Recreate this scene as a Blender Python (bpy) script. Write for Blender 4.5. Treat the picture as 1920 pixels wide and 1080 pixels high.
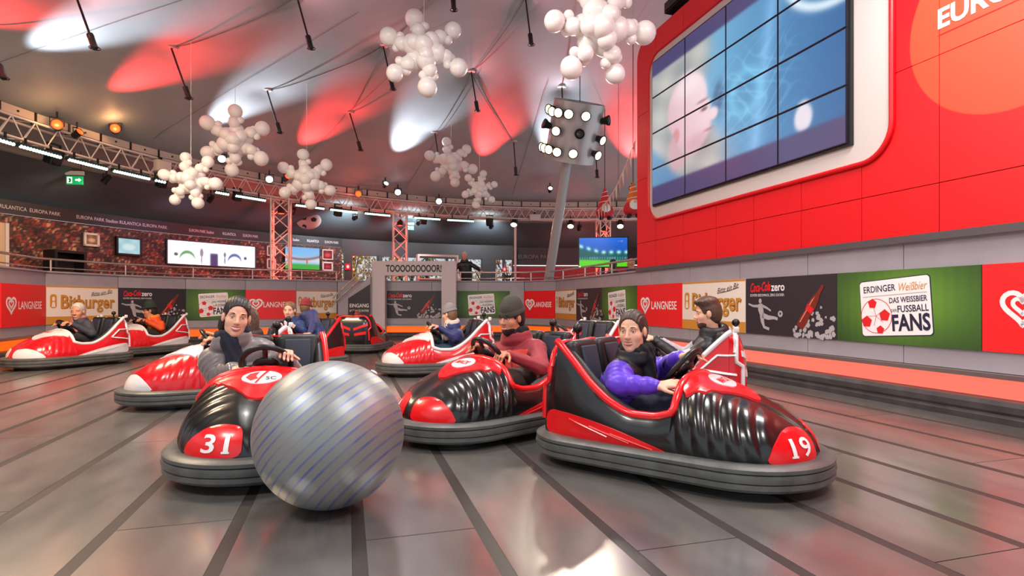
import bpy, bmesh, math, random
import numpy as np
from mathutils import Vector, Matrix, Euler
from mathutils.bvhtree import BVHTree

random.seed(7)
for o in list(bpy.data.objects):
    bpy.data.objects.remove(o)
SC = bpy.context.scene
COL = SC.collection
PI = math.pi

# ------------------------------------------------------------------ camera
H, F, CX, HY = 1.0, 1066.67, 960.0, 568.0      # eye height (m), focal length, centre and horizon in 1920x1080 pixels
cam_d = bpy.data.cameras.new('camera')
cam_d.lens = 20.0
cam_d.sensor_width = 36.0
cam_d.shift_y = (HY - 540) / 1920
cam_d.clip_end = 200
cam = bpy.data.objects.new('camera', cam_d)
cam.location = (0, 0, H)
cam.rotation_euler = (PI / 2, 0, 0)
COL.objects.link(cam)
SC.camera = cam

# ------------------------------------------------------------------ world, big lights, exposure
SC.view_settings.view_transform = 'Standard'
SC.view_settings.look = 'None'
SC.view_settings.gamma = 1.0
SC.view_settings.use_curve_mapping = False
SC.view_settings.exposure = 0.0
world = bpy.data.worlds.new('world')
SC.world = world
world.use_nodes = True
bg = world.node_tree.nodes['Background']
bg.inputs[0].default_value = (0.86, 0.92, 1.0, 1)
bg.inputs[1].default_value = 0.9


def lamp(kind, name, loc, energy, color=(1, 1, 1), target=None, size=1.0, sizey=None, spot=45, blend=.5):
    d = bpy.data.lights.new(name, kind)
    d.energy = energy
    d.color = color
    if kind == 'AREA':
        d.size = size
        if sizey:
            d.shape = 'RECTANGLE'
            d.size_y = sizey
    elif kind == 'SPOT':
        d.spot_size = math.radians(spot)
        d.spot_blend = blend
        d.shadow_soft_size = size
    else:
        d.shadow_soft_size = size
    o = bpy.data.objects.new(name, d)
    o.location = loc
    if target is not None:
        o.rotation_euler = (Vector(target) - Vector(loc)).to_track_quat('-Z', 'Y').to_euler()
    COL.objects.link(o)
    return o


# unseen area lights added over the rink as overall fill, warm on the left
for i, (x, y, z, e) in enumerate([(-3.6, .6, 4.9, 190), (2.2, .2, 4.9, 190), (-5.9, 6.2, 4.9, 400), (3.0, 4.2, 5.0, 170), (-1.2, 5.2, 5.3, 190)]):
    lamp('AREA', 'overhead_fill', (x, y, z), e, (1, .74, .48) if x < -5 else (1, .96, .93), (x + .2, y + .9, 0), 1.6, 1.0)


# ------------------------------------------------------------------ pixel helpers
def gp(px, py, z=0.0):
    d = F * (H - z) / (py - HY)
    return Vector(((px - CX) / F * d, d, z))


def at(px, py, d):
    return Vector(((px - CX) / F * d, d, H + (HY - py) / F * d))


HC = Vector((2.0, 9.0))                      # centre of the round hall


def ray_circle(px, R):
    """far crossing of the pixel column with the circle of radius R round the hall centre"""
    k = (px - CX) / F
    a = k * k + 1
    b = -2 * (k * HC.x + HC.y)
    c = HC.x ** 2 + HC.y ** 2 - R * R
    d = (-b + math.sqrt(max(b * b - 4 * a * c, 0))) / (2 * a)
    return Vector((k * d, d))


def polar(R, az, z=0.0):
    return Vector((HC.x + R * math.cos(az), HC.y + R * math.sin(az), z))


def az_of(p):
    return math.atan2(p[1] - HC.y, p[0] - HC.x)


TENT_A, TENT_S = 8.05, 0.30


def tent_z(r):
    return TENT_A - TENT_S * r


def ray_tent(px, py):
    """first crossing of a pixel ray with the tent cone"""
    dx, dz = (px - CX) / F, (HY - py) / F
    prev = None
    d = 3.0
    while d < 30:
        r = math.hypot(dx * d - HC.x, d - HC.y)
        g = H + dz * d - tent_z(r)
        if g > 0:
            return Vector((dx * d, d, H + dz * d))
        d += .02
    return Vector((dx * d, d, H + dz * d))


# ------------------------------------------------------------------ materials
def lin(c):
    return tuple(((v / 255) / 12.92 if v / 255 <= .04045 else ((v / 255 + .055) / 1.055) ** 2.4) for v in c)


MATS = {}


def mat(name, rgb=(128, 128, 128), rough=.5, metal=0.0, emit=None, es=0.0, noise=None, bump=None, coat=0.0, trans=0.0, rnoise=None, sheen=0.0):
    if name in MATS:
        return MATS[name]
    m = bpy.data.materials.new(name)
    m.use_nodes = True
    nt = m.node_tree
    b = nt.nodes['Principled BSDF']
    col = lin(rgb)
    b.inputs['Base Color'].default_value = (*col, 1)
    b.inputs['Roughness'].default_value = rough
    b.inputs['Metallic'].default_value = metal
    b.inputs['Coat Weight'].default_value = coat
    b.inputs['Coat Roughness'].default_value = .12
    b.inputs['Transmission Weight'].default_value = trans
    if sheen:
        b.inputs['Sheen Weight'].default_value = sheen
    if emit:
        b.inputs['Emission Color'].default_value = (*lin(emit), 1)
        b.inputs['Emission Strength'].default_value = es
    tc = nt.nodes.new('ShaderNodeTexCoord')
    if noise:
        n = nt.nodes.new('ShaderNodeTexNoise')
        n.inputs['Scale'].default_value = noise[0]
        n.inputs['Detail'].default_value = 5
        nt.links.new(tc.outputs['Object'], n.inputs['Vector'])
        r = nt.nodes.new('ShaderNodeMapRange')
        r.inputs['From Min'].default_value = .3
        r.inputs['From Max'].default_value = .7
        r.inputs['To Min'].default_value = 1 - noise[1]
        r.inputs['To Max'].default_value = 1 + noise[1]
        nt.links.new(n.outputs['Fac'], r.inputs['Value'])
        mx = nt.nodes.new('ShaderNodeVectorMath')
        mx.operation = 'SCALE'
        mx.inputs[0].default_value = col
        nt.links.new(r.outputs['Result'], mx.inputs['Scale'])
        nt.links.new(mx.outputs['Vector'], b.inputs['Base Color'])
    if rnoise:
        n = nt.nodes.new('ShaderNodeTexNoise')
        n.inputs['Scale'].default_value = rnoise[0]
        n.inputs['Detail'].default_value = 6
        nt.links.new(tc.outputs['Object'], n.inputs['Vector'])
        r = nt.nodes.new('ShaderNodeMapRange')
        r.inputs['From Min'].default_value = .3
        r.inputs['From Max'].default_value = .7
        r.inputs['To Min'].default_value = max(rough - rnoise[1], .03)
        r.inputs['To Max'].default_value = rough + rnoise[1]
        nt.links.new(n.outputs['Fac'], r.inputs['Value'])
        nt.links.new(r.outputs['Result'], b.inputs['Roughness'])
    if bump:
        n = nt.nodes.new('ShaderNodeTexNoise')
        n.inputs['Scale'].default_value = bump[0]
        n.inputs['Detail'].default_value = 4
        nt.links.new(tc.outputs['Object'], n.inputs['Vector'])
        bp = nt.nodes.new('ShaderNodeBump')
        bp.inputs['Strength'].default_value = bump[1]
        bp.inputs['Distance'].default_value = .01
        nt.links.new(n.outputs['Fac'], bp.inputs['Height'])
        nt.links.new(bp.outputs['Normal'], b.inputs['Normal'])
    MATS[name] = m
    return m


def attr_mat(name, rough=.5, es=0.0):
    """flat print or screen picture: colour comes from the colour attribute of the panel"""
    if name in MATS:
        return MATS[name]
    m = bpy.data.materials.new(name)
    m.use_nodes = True
    nt = m.node_tree
    b = nt.nodes['Principled BSDF']
    a = nt.nodes.new('ShaderNodeVertexColor')
    a.layer_name = 'col'
    b.inputs['Base Color'].default_value = (.01, .01, .012, 1)
    if not es:
        nt.links.new(a.outputs['Color'], b.inputs['Base Color'])
    b.inputs['Roughness'].default_value = rough
    if es:
        nt.links.new(a.outputs['Color'], b.inputs['Emission Color'])
        b.inputs['Emission Strength'].default_value = es
    MATS[name] = m
    return m


# ------------------------------------------------------------------ object helpers
def thing(name, label, cat, loc=(0, 0, 0), rz=0.0, group=None):
    o = bpy.data.objects.new(name, None)
    o.empty_display_size = .1
    o.location = loc
    o.rotation_euler = (0, 0, rz)
    COL.objects.link(o)
    tag(o, label, cat, group)
    return o


def tag(o, label, cat=None, group=None):
    o['label'] = label
    if cat:
        o['category'] = cat
    if group:
        o['group'] = group
    return o


def struct(o, label=None):
    o['kind'] = 'structure'
    if label:
        o['label'] = label
    return o


def copy_tree(o, parent=None):
    c = o.copy()
    COL.objects.link(c)
    c.parent = parent
    for ch in o.children:
        copy_tree(ch, c)
    return c


def inst(name, mesh, parent=None, loc=(0, 0, 0), rot=(0, 0, 0), scale=(1, 1, 1)):
    o = bpy.data.objects.new(name, mesh)
    o.location = loc
    o.rotation_euler = rot
    o.scale = scale
    COL.objects.link(o)
    if parent:
        o.parent = parent
    return o


def mk_mesh(name, v, f, mats=None, smooth=None, mi=None):
    me = bpy.data.meshes.new(name)
    me.from_pydata([tuple(p) for p in v], [], [tuple(q) for q in f])
    for m in (mats if isinstance(mats, (list, tuple)) else [mats] if mats else []):
        me.materials.append(m)
    if mi is not None:
        me.polygons.foreach_set('material_index', mi)
    if smooth is not None:
        me.polygons.foreach_set('use_smooth', [True] * len(me.polygons))
        if smooth < 179:
            me.set_sharp_from_angle(angle=math.radians(smooth))
    me.update()
    return me


class MB:
    """collects simple shapes; build() links them as one mesh object"""

    def __init__(s):
        s.v, s.f = [], []

    def add(s, v, f):
        n = len(s.v)
        s.v += [tuple(p) for p in v]
        s.f += [tuple(i + n for i in q) for q in f]
        return s

    def box(s, c, size, rot=None):
        x, y, z = (a / 2 for a in size)
        v = [Vector((i, j, k)) for i in (-x, x) for j in (-y, y) for k in (-z, z)]
        if rot is not None:
            R = Euler(rot).to_matrix() if not isinstance(rot, Matrix) else rot
            v = [R @ p for p in v]
        v = [p + Vector(c) for p in v]
        return s.add(v, [(0, 1, 3, 2), (4, 6, 7, 5), (0, 4, 5, 1), (2, 3, 7, 6), (0, 2, 6, 4), (1, 5, 7, 3)])

    def cyl(s, p0, p1, r0, r1=None, n=12, caps=True):
        r1 = r0 if r1 is None else r1
        p0, p1 = Vector(p0), Vector(p1)
        q = (p1 - p0).to_track_quat('Z', 'Y')
        ring = [Vector((math.cos(2 * PI * i / n), math.sin(2 * PI * i / n), 0)) for i in range(n)]
        v = [p0 + q @ (p * r0) for p in ring] + [p1 + q @ (p * r1) for p in ring]
        f = [(i, (i + 1) % n, n + (i + 1) % n, n + i) for i in range(n)]
        if caps:
            f += [tuple(range(n))[::-1], tuple(range(n, 2 * n))]
        return s.add(v, f)

    def tube(s, path, r, n=8, closed=False, flat=1.0):
        path = [Vector(p) for p in path]
        m = len(path)
        v, f = [], []
        up = None
        for i, p in enumerate(path):
            a = path[(i - 1) % m] if (closed or i > 0) else p
            b = path[(i + 1) % m] if (closed or i < m - 1) else p
            t = (b - a).normalized()
            if up is None:
                up = Vector((0, 0, 1)) if abs(t.z) < .9 else Vector((1, 0, 0))
            sd = t.cross(up).normalized()
            up = sd.cross(t).normalized()
            rr = r[i] if hasattr(r, '__len__') else r
            for k in range(n):
                an = 2 * PI * k / n
                v.append(p + sd * (math.cos(an) * rr) + up * (math.sin(an) * rr * flat))
        for i in range(m if closed else m - 1):
            j = (i + 1) % m
            for k in range(n):
                l = (k + 1) % n
                f.append((i * n + k, i * n + l, j * n + l, j * n + k))
        if not closed:
            f += [tuple(range(n))[::-1], tuple(range((m - 1) * n, m * n))]
        return s.add(v, f)

    def sphere(s, c, r, nu=16, nv=10, rot=None):
        r = r if hasattr(r, '__len__') else (r, r, r)
        R = Euler(rot).to_matrix() if rot is not None else Matrix.Identity(3)
        v = [Vector((0, 0, r[2]))]
        for j in range(1, nv):
            t = PI * j / nv
            for i in range(nu):
                a = 2 * PI * i / nu
                v.append(Vector((r[0] * math.sin(t) * math.cos(a), r[1] * math.sin(t) * math.sin(a), r[2] * math.cos(t))))
        v.append(Vector((0, 0, -r[2])))
        f = [(0, 1 + i, 1 + (i + 1) % nu) for i in range(nu)]
        for j in range(nv - 2):
            for i in range(nu):
                a, b = 1 + j * nu + i, 1 + j * nu + (i + 1) % nu
                f.append((a, a + nu, b + nu, b))
        e = len(v) - 1
        k = 1 + (nv - 2) * nu
        f += [(e, k + (i + 1) % nu, k + i) for i in range(nu)]
        return s.add([R @ p + Vector(c) for p in v], f)

    def prism(s, poly, y0, y1):
        """polygon in local x/z, pushed from y0 to y1"""
        n = len(poly)
        v = [(x, y0, z) for x, z in poly] + [(x, y1, z) for x, z in poly]
        f = [tuple(range(n)), tuple(range(n, 2 * n))[::-1]] + [(i, n + i, n + (i + 1) % n, (i + 1) % n) for i in range(n)]
        return s.add(v, f)

    def lathe(s, prof, c=(0, 0, 0), n=20, q=None):
        c = Vector(c)
        v, f = [], []
        m = len(prof)
        for r, z in prof:
            for i in range(n):
                a = 2 * PI * i / n
                p = Vector((r * math.cos(a), r * math.sin(a), z))
                v.append(c + (q @ p if q else p))
        for j in range(m - 1):
            for i in range(n):
                k = (i + 1) % n
                f.append((j * n + i, j * n + k, (j + 1) * n + k, (j + 1) * n + i))
        f += [tuple(range(n))[::-1], tuple(range((m - 1) * n, m * n))]
        return s.add(v, f)

    def mesh(s, name, m=None, smooth=None):
        return mk_mesh(name, s.v, s.f, m, smooth)

    def build(s, name, m=None, parent=None, smooth=None, label=None):
        o = bpy.data.objects.new(name, s.mesh(name, m, smooth))
        COL.objects.link(o)
        if parent:
            o.parent = parent
        if label:
            o['label'] = label
        return o


def rbox(size, r, seg=3):
    bm = bmesh.new()
    bmesh.ops.create_cube(bm, size=1)
    for v in bm.verts:
        v.co = Vector((v.co.x * size[0], v.co.y * size[1], v.co.z * size[2]))
    bmesh.ops.bevel(bm, geom=list(bm.edges), offset=min(r, min(size) * .49), segments=seg, profile=.5, affect='EDGES')
    v = [p.co.copy() for p in bm.verts]
    bm.verts.index_update()
    f = [[q.index for q in p.verts] for p in bm.faces]
    bm.free()
    return v, f


_txt = {}


def text2d(s, bold=0.0, shear=0.0, cuts=0):
    """outline of a word as flat triangles, width and height 1 x 1; cuts slices it so that it can follow a curved surface"""
    key = (s, bold, shear, cuts)
    if key in _txt:
        return _txt[key]
    cu = bpy.data.curves.new('t', 'FONT')
    cu.body = s
    cu.resolution_u = 3
    cu.offset = bold
    cu.shear = shear
    o = bpy.data.objects.new('t', cu)
    COL.objects.link(o)
    dg = bpy.context.evaluated_depsgraph_get()
    me = bpy.data.meshes.new_from_object(o.evaluated_get(dg))
    v = np.array([p.co[:2] for p in me.vertices])
    f = [tuple(p.vertices) for p in me.polygons]
    if cuts:
        bm = bmesh.new()
        bm.from_mesh(me)
        xs_ = [p.co.x for p in bm.verts]
        ys_ = [p.co.y for p in bm.verts]
        for ax, a_, b_ in ((0, min(xs_), max(xs_)), (1, min(ys_), max(ys_))):
            for k in range(1, cuts):
                n_ = (1, 0, 0) if ax == 0 else (0, 1, 0)
                c_ = a_ + (b_ - a_) * k / cuts
                bmesh.ops.bisect_plane(bm, geom=bm.verts[:] + bm.edges[:] + bm.faces[:], plane_co=(c_, c_, 0), plane_no=n_)
        bm.to_mesh(me)
        bm.free()
        v = np.array([p.co[:2] for p in me.vertices])
        f = [tuple(p.vertices) for p in me.polygons]
    bpy.data.objects.remove(o)
    bpy.data.curves.remove(cu)
    bpy.data.meshes.remove(me)
    lo, hi = v.min(0), v.max(0)
    asp = (hi[0] - lo[0]) / (hi[1] - lo[1])
    v = (v - (lo + hi) / 2) / (hi - lo)
    _txt[key] = (v, f, asp)
    return _txt[key]


def put_text(s, parent, m, cx, cz, w, h, y, name='lettering', rot=0.0, bold=0.0, shear=0.0, label=None):
    """word w x h metres, centred at (cx, cz), standing in the parent's x/z plane at depth y and facing -y"""
    v, f, _ = text2d(s, bold, shear)
    c, sn = math.cos(rot), math.sin(rot)
    vv = [(cx + p[0] * w * c - p[1] * h * sn, y, cz + p[0] * w * sn + p[1] * h * c) for p in v]
    o = bpy.data.objects.new(name, mk_mesh(name, vv, f, m))
    COL.objects.link(o)
    o.parent = parent
    if label:
        o['label'] = label
    return o


def poly2d(parent, name, m, pts, y, thick=.002, label=None):
    o = MB().prism(pts, y, y + thick).build(name, m, parent, label=label)
    return o


def ell(cx, cz, rx, rz, n=28, a0=0.0, a1=2 * PI, rot=0.0):
    out = []
    for i in range(n):
        a = a0 + (a1 - a0) * i / (n if abs(a1 - a0 - 2 * PI) < 1e-6 else n - 1)
        x, z = rx * math.cos(a), rz * math.sin(a)
        out.append((cx + x * math.cos(rot) - z * math.sin(rot), cz + x * math.sin(rot) + z * math.cos(rot)))
    return out


def rrect(cx, cz, w, h, r, n=6, rot=0.0):
    out = []
    for sx, sz, a in ((1, 1, 0), (-1, 1, PI / 2), (-1, -1, PI), (1, -1, 1.5 * PI)):
        for i in range(n + 1):
            an = a + PI / 2 * i / n
            x = sx * (w / 2 - r) + r * math.cos(an)
            z = sz * (h / 2 - r) + r * math.sin(an)
            out.append((cx + x * math.cos(rot) - z * math.sin(rot), cz + x * math.sin(rot) + z * math.cos(rot)))
    return out


def stroke(pts, w, parent, name, m, y, closed=False):
    """flat ribbon along a 2-D path in x/z"""
    pts = [Vector(p) for p in pts]
    n = len(pts)
    L, R = [], []
    for i, p in enumerate(pts):
        a = pts[(i - 1) % n] if (closed or i) else p
        b = pts[(i + 1) % n] if (closed or i < n - 1) else p
        t = (b - a).normalized()
        nn = Vector((-t.y, t.x))
        ww = w[i] if hasattr(w, '__len__') else w
        L.append(p + nn * ww / 2)
        R.append(p - nn * ww / 2)
    v = [(p.x, y, p.y) for p in L] + [(p.x, y, p.y) for p in R]
    f = [(i, (i + 1) % n, n + (i + 1) % n, n + i) for i in range(n if closed else n - 1)]
    o = bpy.data.objects.new(name, mk_mesh(name, v, f, m))
    COL.objects.link(o)
    o.parent = parent
    return o


def painted(name, w, h, nx, ny, fn, m, parent, x0=0.0, z0=0.0, y=0.0, label=None, arc=None):
    """flat printed or lit sheet: fn(u, v) gives sRGB 0..255; u, v are arrays 0..1"""
    us, vs = np.linspace(0, 1, nx + 1), np.linspace(0, 1, ny + 1)
    U, V = np.meshgrid(us, vs)
    rgb = np.clip(fn(U.ravel(), V.ravel()), 0, 255) / 255
    rgb = np.where(rgb <= .04045, rgb / 12.92, ((rgb + .055) / 1.055) ** 2.4)
    if arc:
        vt = [arc(a, b) for a, b in zip(U.ravel(), V.ravel())]
    else:
        vt = [(x0 + (a - .5) * w, y, z0 + b * h) for a, b in zip(U.ravel(), V.ravel())]
    k = nx + 1
    fc = [(j * k + i, j * k + i + 1, (j + 1) * k + i + 1, (j + 1) * k + i) for j in range(ny) for i in range(nx)]
    me = mk_mesh(name, vt, fc, m)
    ca = me.color_attributes.new('col', 'FLOAT_COLOR', 'POINT')
    ca.data.foreach_set('color', np.column_stack([rgb, np.ones(len(rgb))]).astype(np.float32).ravel())
    o = bpy.data.objects.new(name, me)
    COL.objects.link(o)
    if parent:
        o.parent = parent
    if label:
        o['label'] = label
    return o


def smooth_interp(tab, x):
    xs = [t[0] for t in tab]
    ys = [t[1] for t in tab]
    if x <= xs[0]:
        return ys[0]
    if x >= xs[-1]:
        return ys[-1]
    for i in range(len(xs) - 1):
        if xs[i] <= x <= xs[i + 1]:
            break
    h = xs[i + 1] - xs[i]
    def sl(k):
        if k == 0:
            return (ys[1] - ys[0]) / (xs[1] - xs[0])
        if k == len(xs) - 1:
            return (ys[-1] - ys[-2]) / (xs[-1] - xs[-2])
        a, b = (ys[k] - ys[k - 1]) / (xs[k] - xs[k - 1]), (ys[k + 1] - ys[k]) / (xs[k + 1] - xs[k])
        return 0 if a * b <= 0 else 2 * a * b / (a + b)
    t = (x - xs[i]) / h
    return ((2 * t ** 3 - 3 * t * t + 1) * ys[i] + (t ** 3 - 2 * t * t + t) * h * sl(i)
            + (-2 * t ** 3 + 3 * t * t) * ys[i + 1] + (t ** 3 - t * t) * h * sl(i + 1))


# common materials
M_STEEL = mat('brushed_steel', (170, 168, 168), .3, .9)
M_DARKMETAL = mat('dark_metal', (40, 38, 40), .45, .5)
M_BLACK = mat('black_plastic', (14, 14, 16), .4)
M_WHITE = mat('white_paint', (235, 232, 228), .45)
M_RUBBER = mat('bumper_rubber', (82, 84, 82), .42, noise=(9, .25), bump=(40, .15))
M_TRUSS = mat('truss_aluminium', (222, 214, 206), .38, .25)
M_GREY = mat('grey_wall_panel', (158, 152, 160), .45, noise=(3, .06))
# ================================================================== floor
UX, UY = -.2776, .9607                       # floor strips run along u; v points across
def uv(u, v, z=0.0):
    return Vector((UX * u + UY * v, UY * u - UX * v, z))


U_ANG = math.atan2(UY, UX)


def floor_material():
    m = bpy.data.materials.new('steel_floor_plate')
    m.use_nodes = True
    nt = m.node_tree
    b = nt.nodes['Principled BSDF']
    g = nt.nodes.new('ShaderNodeNewGeometry')
    n1 = nt.nodes.new('ShaderNodeTexNoise')
    n1.inputs['Scale'].default_value = 2.2
    n1.inputs['Detail'].default_value = 3
    n1.inputs['Roughness'].default_value = .65
    n2 = nt.nodes.new('ShaderNodeTexNoise')
    n2.inputs['Scale'].default_value = 5
    n2.inputs['Detail'].default_value = 3
    oi = nt.nodes.new('ShaderNodeObjectInfo')
    mp = nt.nodes.new('ShaderNodeMapping')          # grime is smeared along the driving direction
    mp.inputs['Rotation'].default_value = (0, 0, -math.radians(16.1))
    mp2 = nt.nodes.new('ShaderNodeVectorMath')
    mp2.operation = 'MULTIPLY'
    mp2.inputs[1].default_value = (1.0, .35, 1.0)
    nt.links.new(g.outputs['Position'], mp.inputs['Vector'])
    nt.links.new(mp.outputs['Vector'], mp2.inputs[0])
    for n in (n1, n2):
        nt.links.new(mp2.outputs['Vector'], n.inputs['Vector'])
    cr = nt.nodes.new('ShaderNodeValToRGB')
    cr.color_ramp.elements[0].position = .32
    cr.color_ramp.elements[0].color = (*lin((132, 129, 126)), 1)
    cr.color_ramp.elements[1].position = .68
    cr.color_ramp.elements[1].color = (*lin((172, 169, 164)), 1)
    ad = nt.nodes.new('ShaderNodeMath')
    ad.operation = 'MULTIPLY_ADD'
    nt.links.new(oi.outputs['Random'], ad.inputs[0])
    ad.inputs[1].default_value = .14
    nt.links.new(n1.outputs['Fac'], ad.inputs[2])
    nt.links.new(ad.outputs[0], cr.inputs['Fac'])
    nt.links.new(cr.outputs['Color'], b.inputs['Base Color'])
    b.inputs['Metallic'].default_value = .75
    mr = nt.nodes.new('ShaderNodeMapRange')
    mr.inputs['From Min'].default_value = .3
    mr.inputs['From Max'].default_value = .7
    mr.inputs['To Min'].default_value = .2
    mr.inputs['To Max'].default_value = .27
    nt.links.new(n2.outputs['Fac'], mr.inputs['Value'])
    nt.links.new(mr.outputs['Result'], b.inputs['Roughness'])
    bp = nt.nodes.new('ShaderNodeBump')
    bp.inputs['Strength'].default_value = .008
    bp.inputs['Distance'].default_value = .02
    nt.links.new(n1.outputs['Fac'], bp.inputs['Height'])
    nt.links.new(bp.outputs['Normal'], b.inputs['Normal'])
    return m


M_FLOOR = floor_material()
M_STRIP = mat('dark_floor_strip', (52, 48, 46), .45, noise=(3, .15))
floor = struct(MB().box((0, 0, -.03), (16, 26, .044)).build('floor', M_STRIP))
floor.location = uv(7.5, -2.2)
floor.rotation_euler = (0, 0, U_ANG - PI / 2)
SP, V0 = .526, .045
pl_w, pl_l = SP - .058, 3.15
plate = MB().box((0, 0, -.0045), (pl_w, pl_l - .006, .007)).mesh('floor_plate', M_FLOOR)
finv = (Matrix.Translation(floor.location) @ Euler(floor.rotation_euler).to_matrix().to_4x4()).inverted()
for k in range(-19, 10):
    v = V0 + SP * (k + .5)
    off = (k * 1.37) % pl_l
    for j in range(-2, 7):
        u = j * pl_l + off
        p = uv(u + .9, v)
        if p.y < -3.5 or p.y > 18.5:
            continue
        inst('floor_plate', plate, floor, finv @ p)
strip_m = MB().box((0, 0, -.005), (.056, 22.5, .006)).mesh('floor_strip', M_STRIP)
for k in range(-18, 10):
    inst('floor_strip', strip_m, floor, finv @ uv(7.4, V0 + SP * k))

# ================================================================== rink barrier
def wallpt(d, off=0.0):
    """point on the straight right-hand barrier at depth d"""
    return Vector((5.524 - .289 * d + off * .9607, d + off * .2776))


P1 = wallpt(15.1)
P2 = Vector((.34, 15.93))
PS = Vector((-4.79, 15.6))
LEFT = [Vector(p) for p in ((-5.69, 15.0), (-6.77, 14.45), (-7.80, 13.6), (-8.58, 12.4), (-8.96, 10.93), (-8.5, 9.45))]
PL = [Vector((-4.95, -2.8))] + LEFT[::-1] + [PS, P2, P1, wallpt(-2.6)]
Z_RAIL, Z_LED, Z_TOP = .19, .385, 1.59
M_LEDR = mat('led_red', (120, 40, 34), .4, emit=(255, 122, 102), es=1.0)
M_LEDO = mat('led_orange', (120, 50, 10), .4, emit=(255, 92, 16), es=1.25)
M_BUMP = mat('wall_bumper_strip', (62, 58, 60), .4, noise=(6, .3), bump=(25, .3))
M_SEAM = mat('dark_seam', (58, 54, 58), .7)
wl = struct(bpy.data.objects.new('wall_left', None))
wb = struct(bpy.data.objects.new('wall_back', None))
wr = struct(bpy.data.objects.new('wall_right', None))
for w in (wl, wb, wr):
    COL.objects.link(w)
tag(wl, 'curved grey rink barrier with orange light strip below its adverts')
tag(wb, 'grey rink barrier behind the goal frame with orange light strip')
tag(wr, 'straight grey rink barrier under the red panelled wall')


def seg_frame(A, B):
    d = B - A
    return math.atan2(d.y, d.x), d.length


for i in range(len(PL) - 1):
    A, B = PL[i], PL[i + 1]
    rz, L = seg_frame(A, B)
    par = wl if i < 7 else wb if i < 9 else wr
    led = M_LEDO if i < 9 else M_LEDR
    n = max(1, round(L / 1.25))
    pw = L / n
    T = Matrix.Translation((A.x, A.y, 0)) @ Matrix.Rotation(rz, 4, 'Z')

    def put(o):
        o.matrix_local = T
        return o
    put(MB().box((L / 2, .13, .8), (L + .04, .16, Z_TOP - .02)).build('barrier_core', M_SEAM, par))
    for k in range(n):
        x = pw * (k + .5)
        put(MB().box((x, .035, (Z_LED + .02 + Z_TOP) / 2), (pw - .008, .05, Z_TOP - Z_LED - .02)).build('wall_panel', M_GREY, par))
        put(MB().box((x, .03, (Z_RAIL + Z_LED) / 2), (pw - .012, .04, Z_LED - Z_RAIL - .004)).build('light_panel', led, par))
    put(MB().prism([(0, .36), (L, .36), (L, .40), (0, .40)], -.07, .03).build('steel_ledge', M_STEEL, par))
    v = []
    prof = [(.05, 0), (-.13, 0), (-.14, .05), (-.12, .075), (-.14, .10), (-.14, .15), (-.11, .185), (.05, .19)]
    m = len(prof)
    vv = [(0, y, z) for y, z in prof] + [(L, y, z) for y, z in prof]
    ff = [(k, (k + 1) % m, m + (k + 1) % m, m + k) for k in range(m)] + [tuple(range(m))[::-1], tuple(range(m, 2 * m))]
    put(MB().add(vv, ff).build('rubber_rail', M_BUMP, par))
    put(MB().box((L / 2, .1, Z_TOP + .012), (L + .03, .26, .03)).build('top_cap', M_GREY, par))

# hand rail on top of the barrier
def offset_poly(pts, off):
    out = []
    for i, p in enumerate(pts):
        a = (p - pts[i - 1]).normalized() if i else (pts[1] - p).normalized()
        b = (pts[i + 1] - p).normalized() if i < len(pts) - 1 else a
        t = (a + b).normalized()
        n = Vector((-t.y, t.x))
        out.append(p + n * off / max(n.dot(Vector((-a.y, a.x))), .5))
    return out


M_RAIL = mat('polished_rail', (214, 206, 196), .22, .85)
def hand_rail(pts, label, z=1.86):
    r = thing('handrail', label, 'handrail', (pts[0].x, pts[0].y, Z_TOP + .02))
    o3 = Vector((pts[0].x, pts[0].y, Z_TOP + .02))
    path = [Vector((p.x, p.y, z)) - o3 for p in pts]
    MB().tube(path, .024, 10).build('top_rail', M_RAIL, r, 60)
    MB().tube([p - Vector((0, 0, .17)) for p in path], .012, 8).build('lower_rail', M_RAIL, r, 60)
    for a, b in zip(pts[:-1], pts[1:]):
        n = max(1, round((b - a).length / 1.3))
        for k in range(n):
            p = a.lerp(b, (k + .15) / n)
            q = Vector((p.x, p.y, 0)) - Vector((o3.x, o3.y, 0))
            MB().cyl(q + Vector((0, 0, .005)), q + Vector((0, 0, z - o3.z)), .017, n=8).build('post', M_RAIL, r, 60)
    return r


offp = offset_poly(PL, .14)
hand_rail(offp[1:8] + [PS.lerp(Vector((-5.6, 15.2)), .2) + Vector((0, .15))], 'long steel handrail along the curved barrier under the crowd mural')
hand_rail([Vector((-1.6, 16.0)), offp[8], offp[9], wallpt(11.0, .14)], 'steel handrail between the goal frame and the red panelled wall')

# raised walkway behind the barrier
Z_WALK = .93
R_MURAL = 13.4
M_WALK = mat('walkway_floor', (92, 88, 90), .5, noise=(2, .1))
vv, ff = [], []
for p in offset_poly(PL, .22)[1:]:
    az = az_of(p)
    q = polar(R_MURAL + 2.5, az)
    vv += [(p.x, p.y, Z_WALK), (q.x, q.y, Z_WALK)]
n = len(vv) // 2
ff = [(2 * i, 2 * i + 1, 2 * i + 3, 2 * i + 2) for i in range(n - 1)]
struct(MB().add(vv, ff).build('floor_walkway', M_WALK))

# ================================================================== tent roof
STRUTS = [((137, -6), (180, 97)), ((320, 98), (357, 192)), ((556, 3), (585, 97)), ((500, 178), (527, 255)), ((655, 218), (678, 287)),
          ((718, 95), (738, 173)), ((845, -45), (851, 17)), ((883, 143), (896, 212)), ((985, 5), (997, 90)), ((815, 255), (824, 306)),
          ((963, 273), (968, 332)), ((1053, 170), (1058, 232)), ((1116, 282), (1120, 335)), ((-30, 60), (8, 150))]
STR_P = [ray_tent(*a) for a, b in STRUTS]


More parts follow.
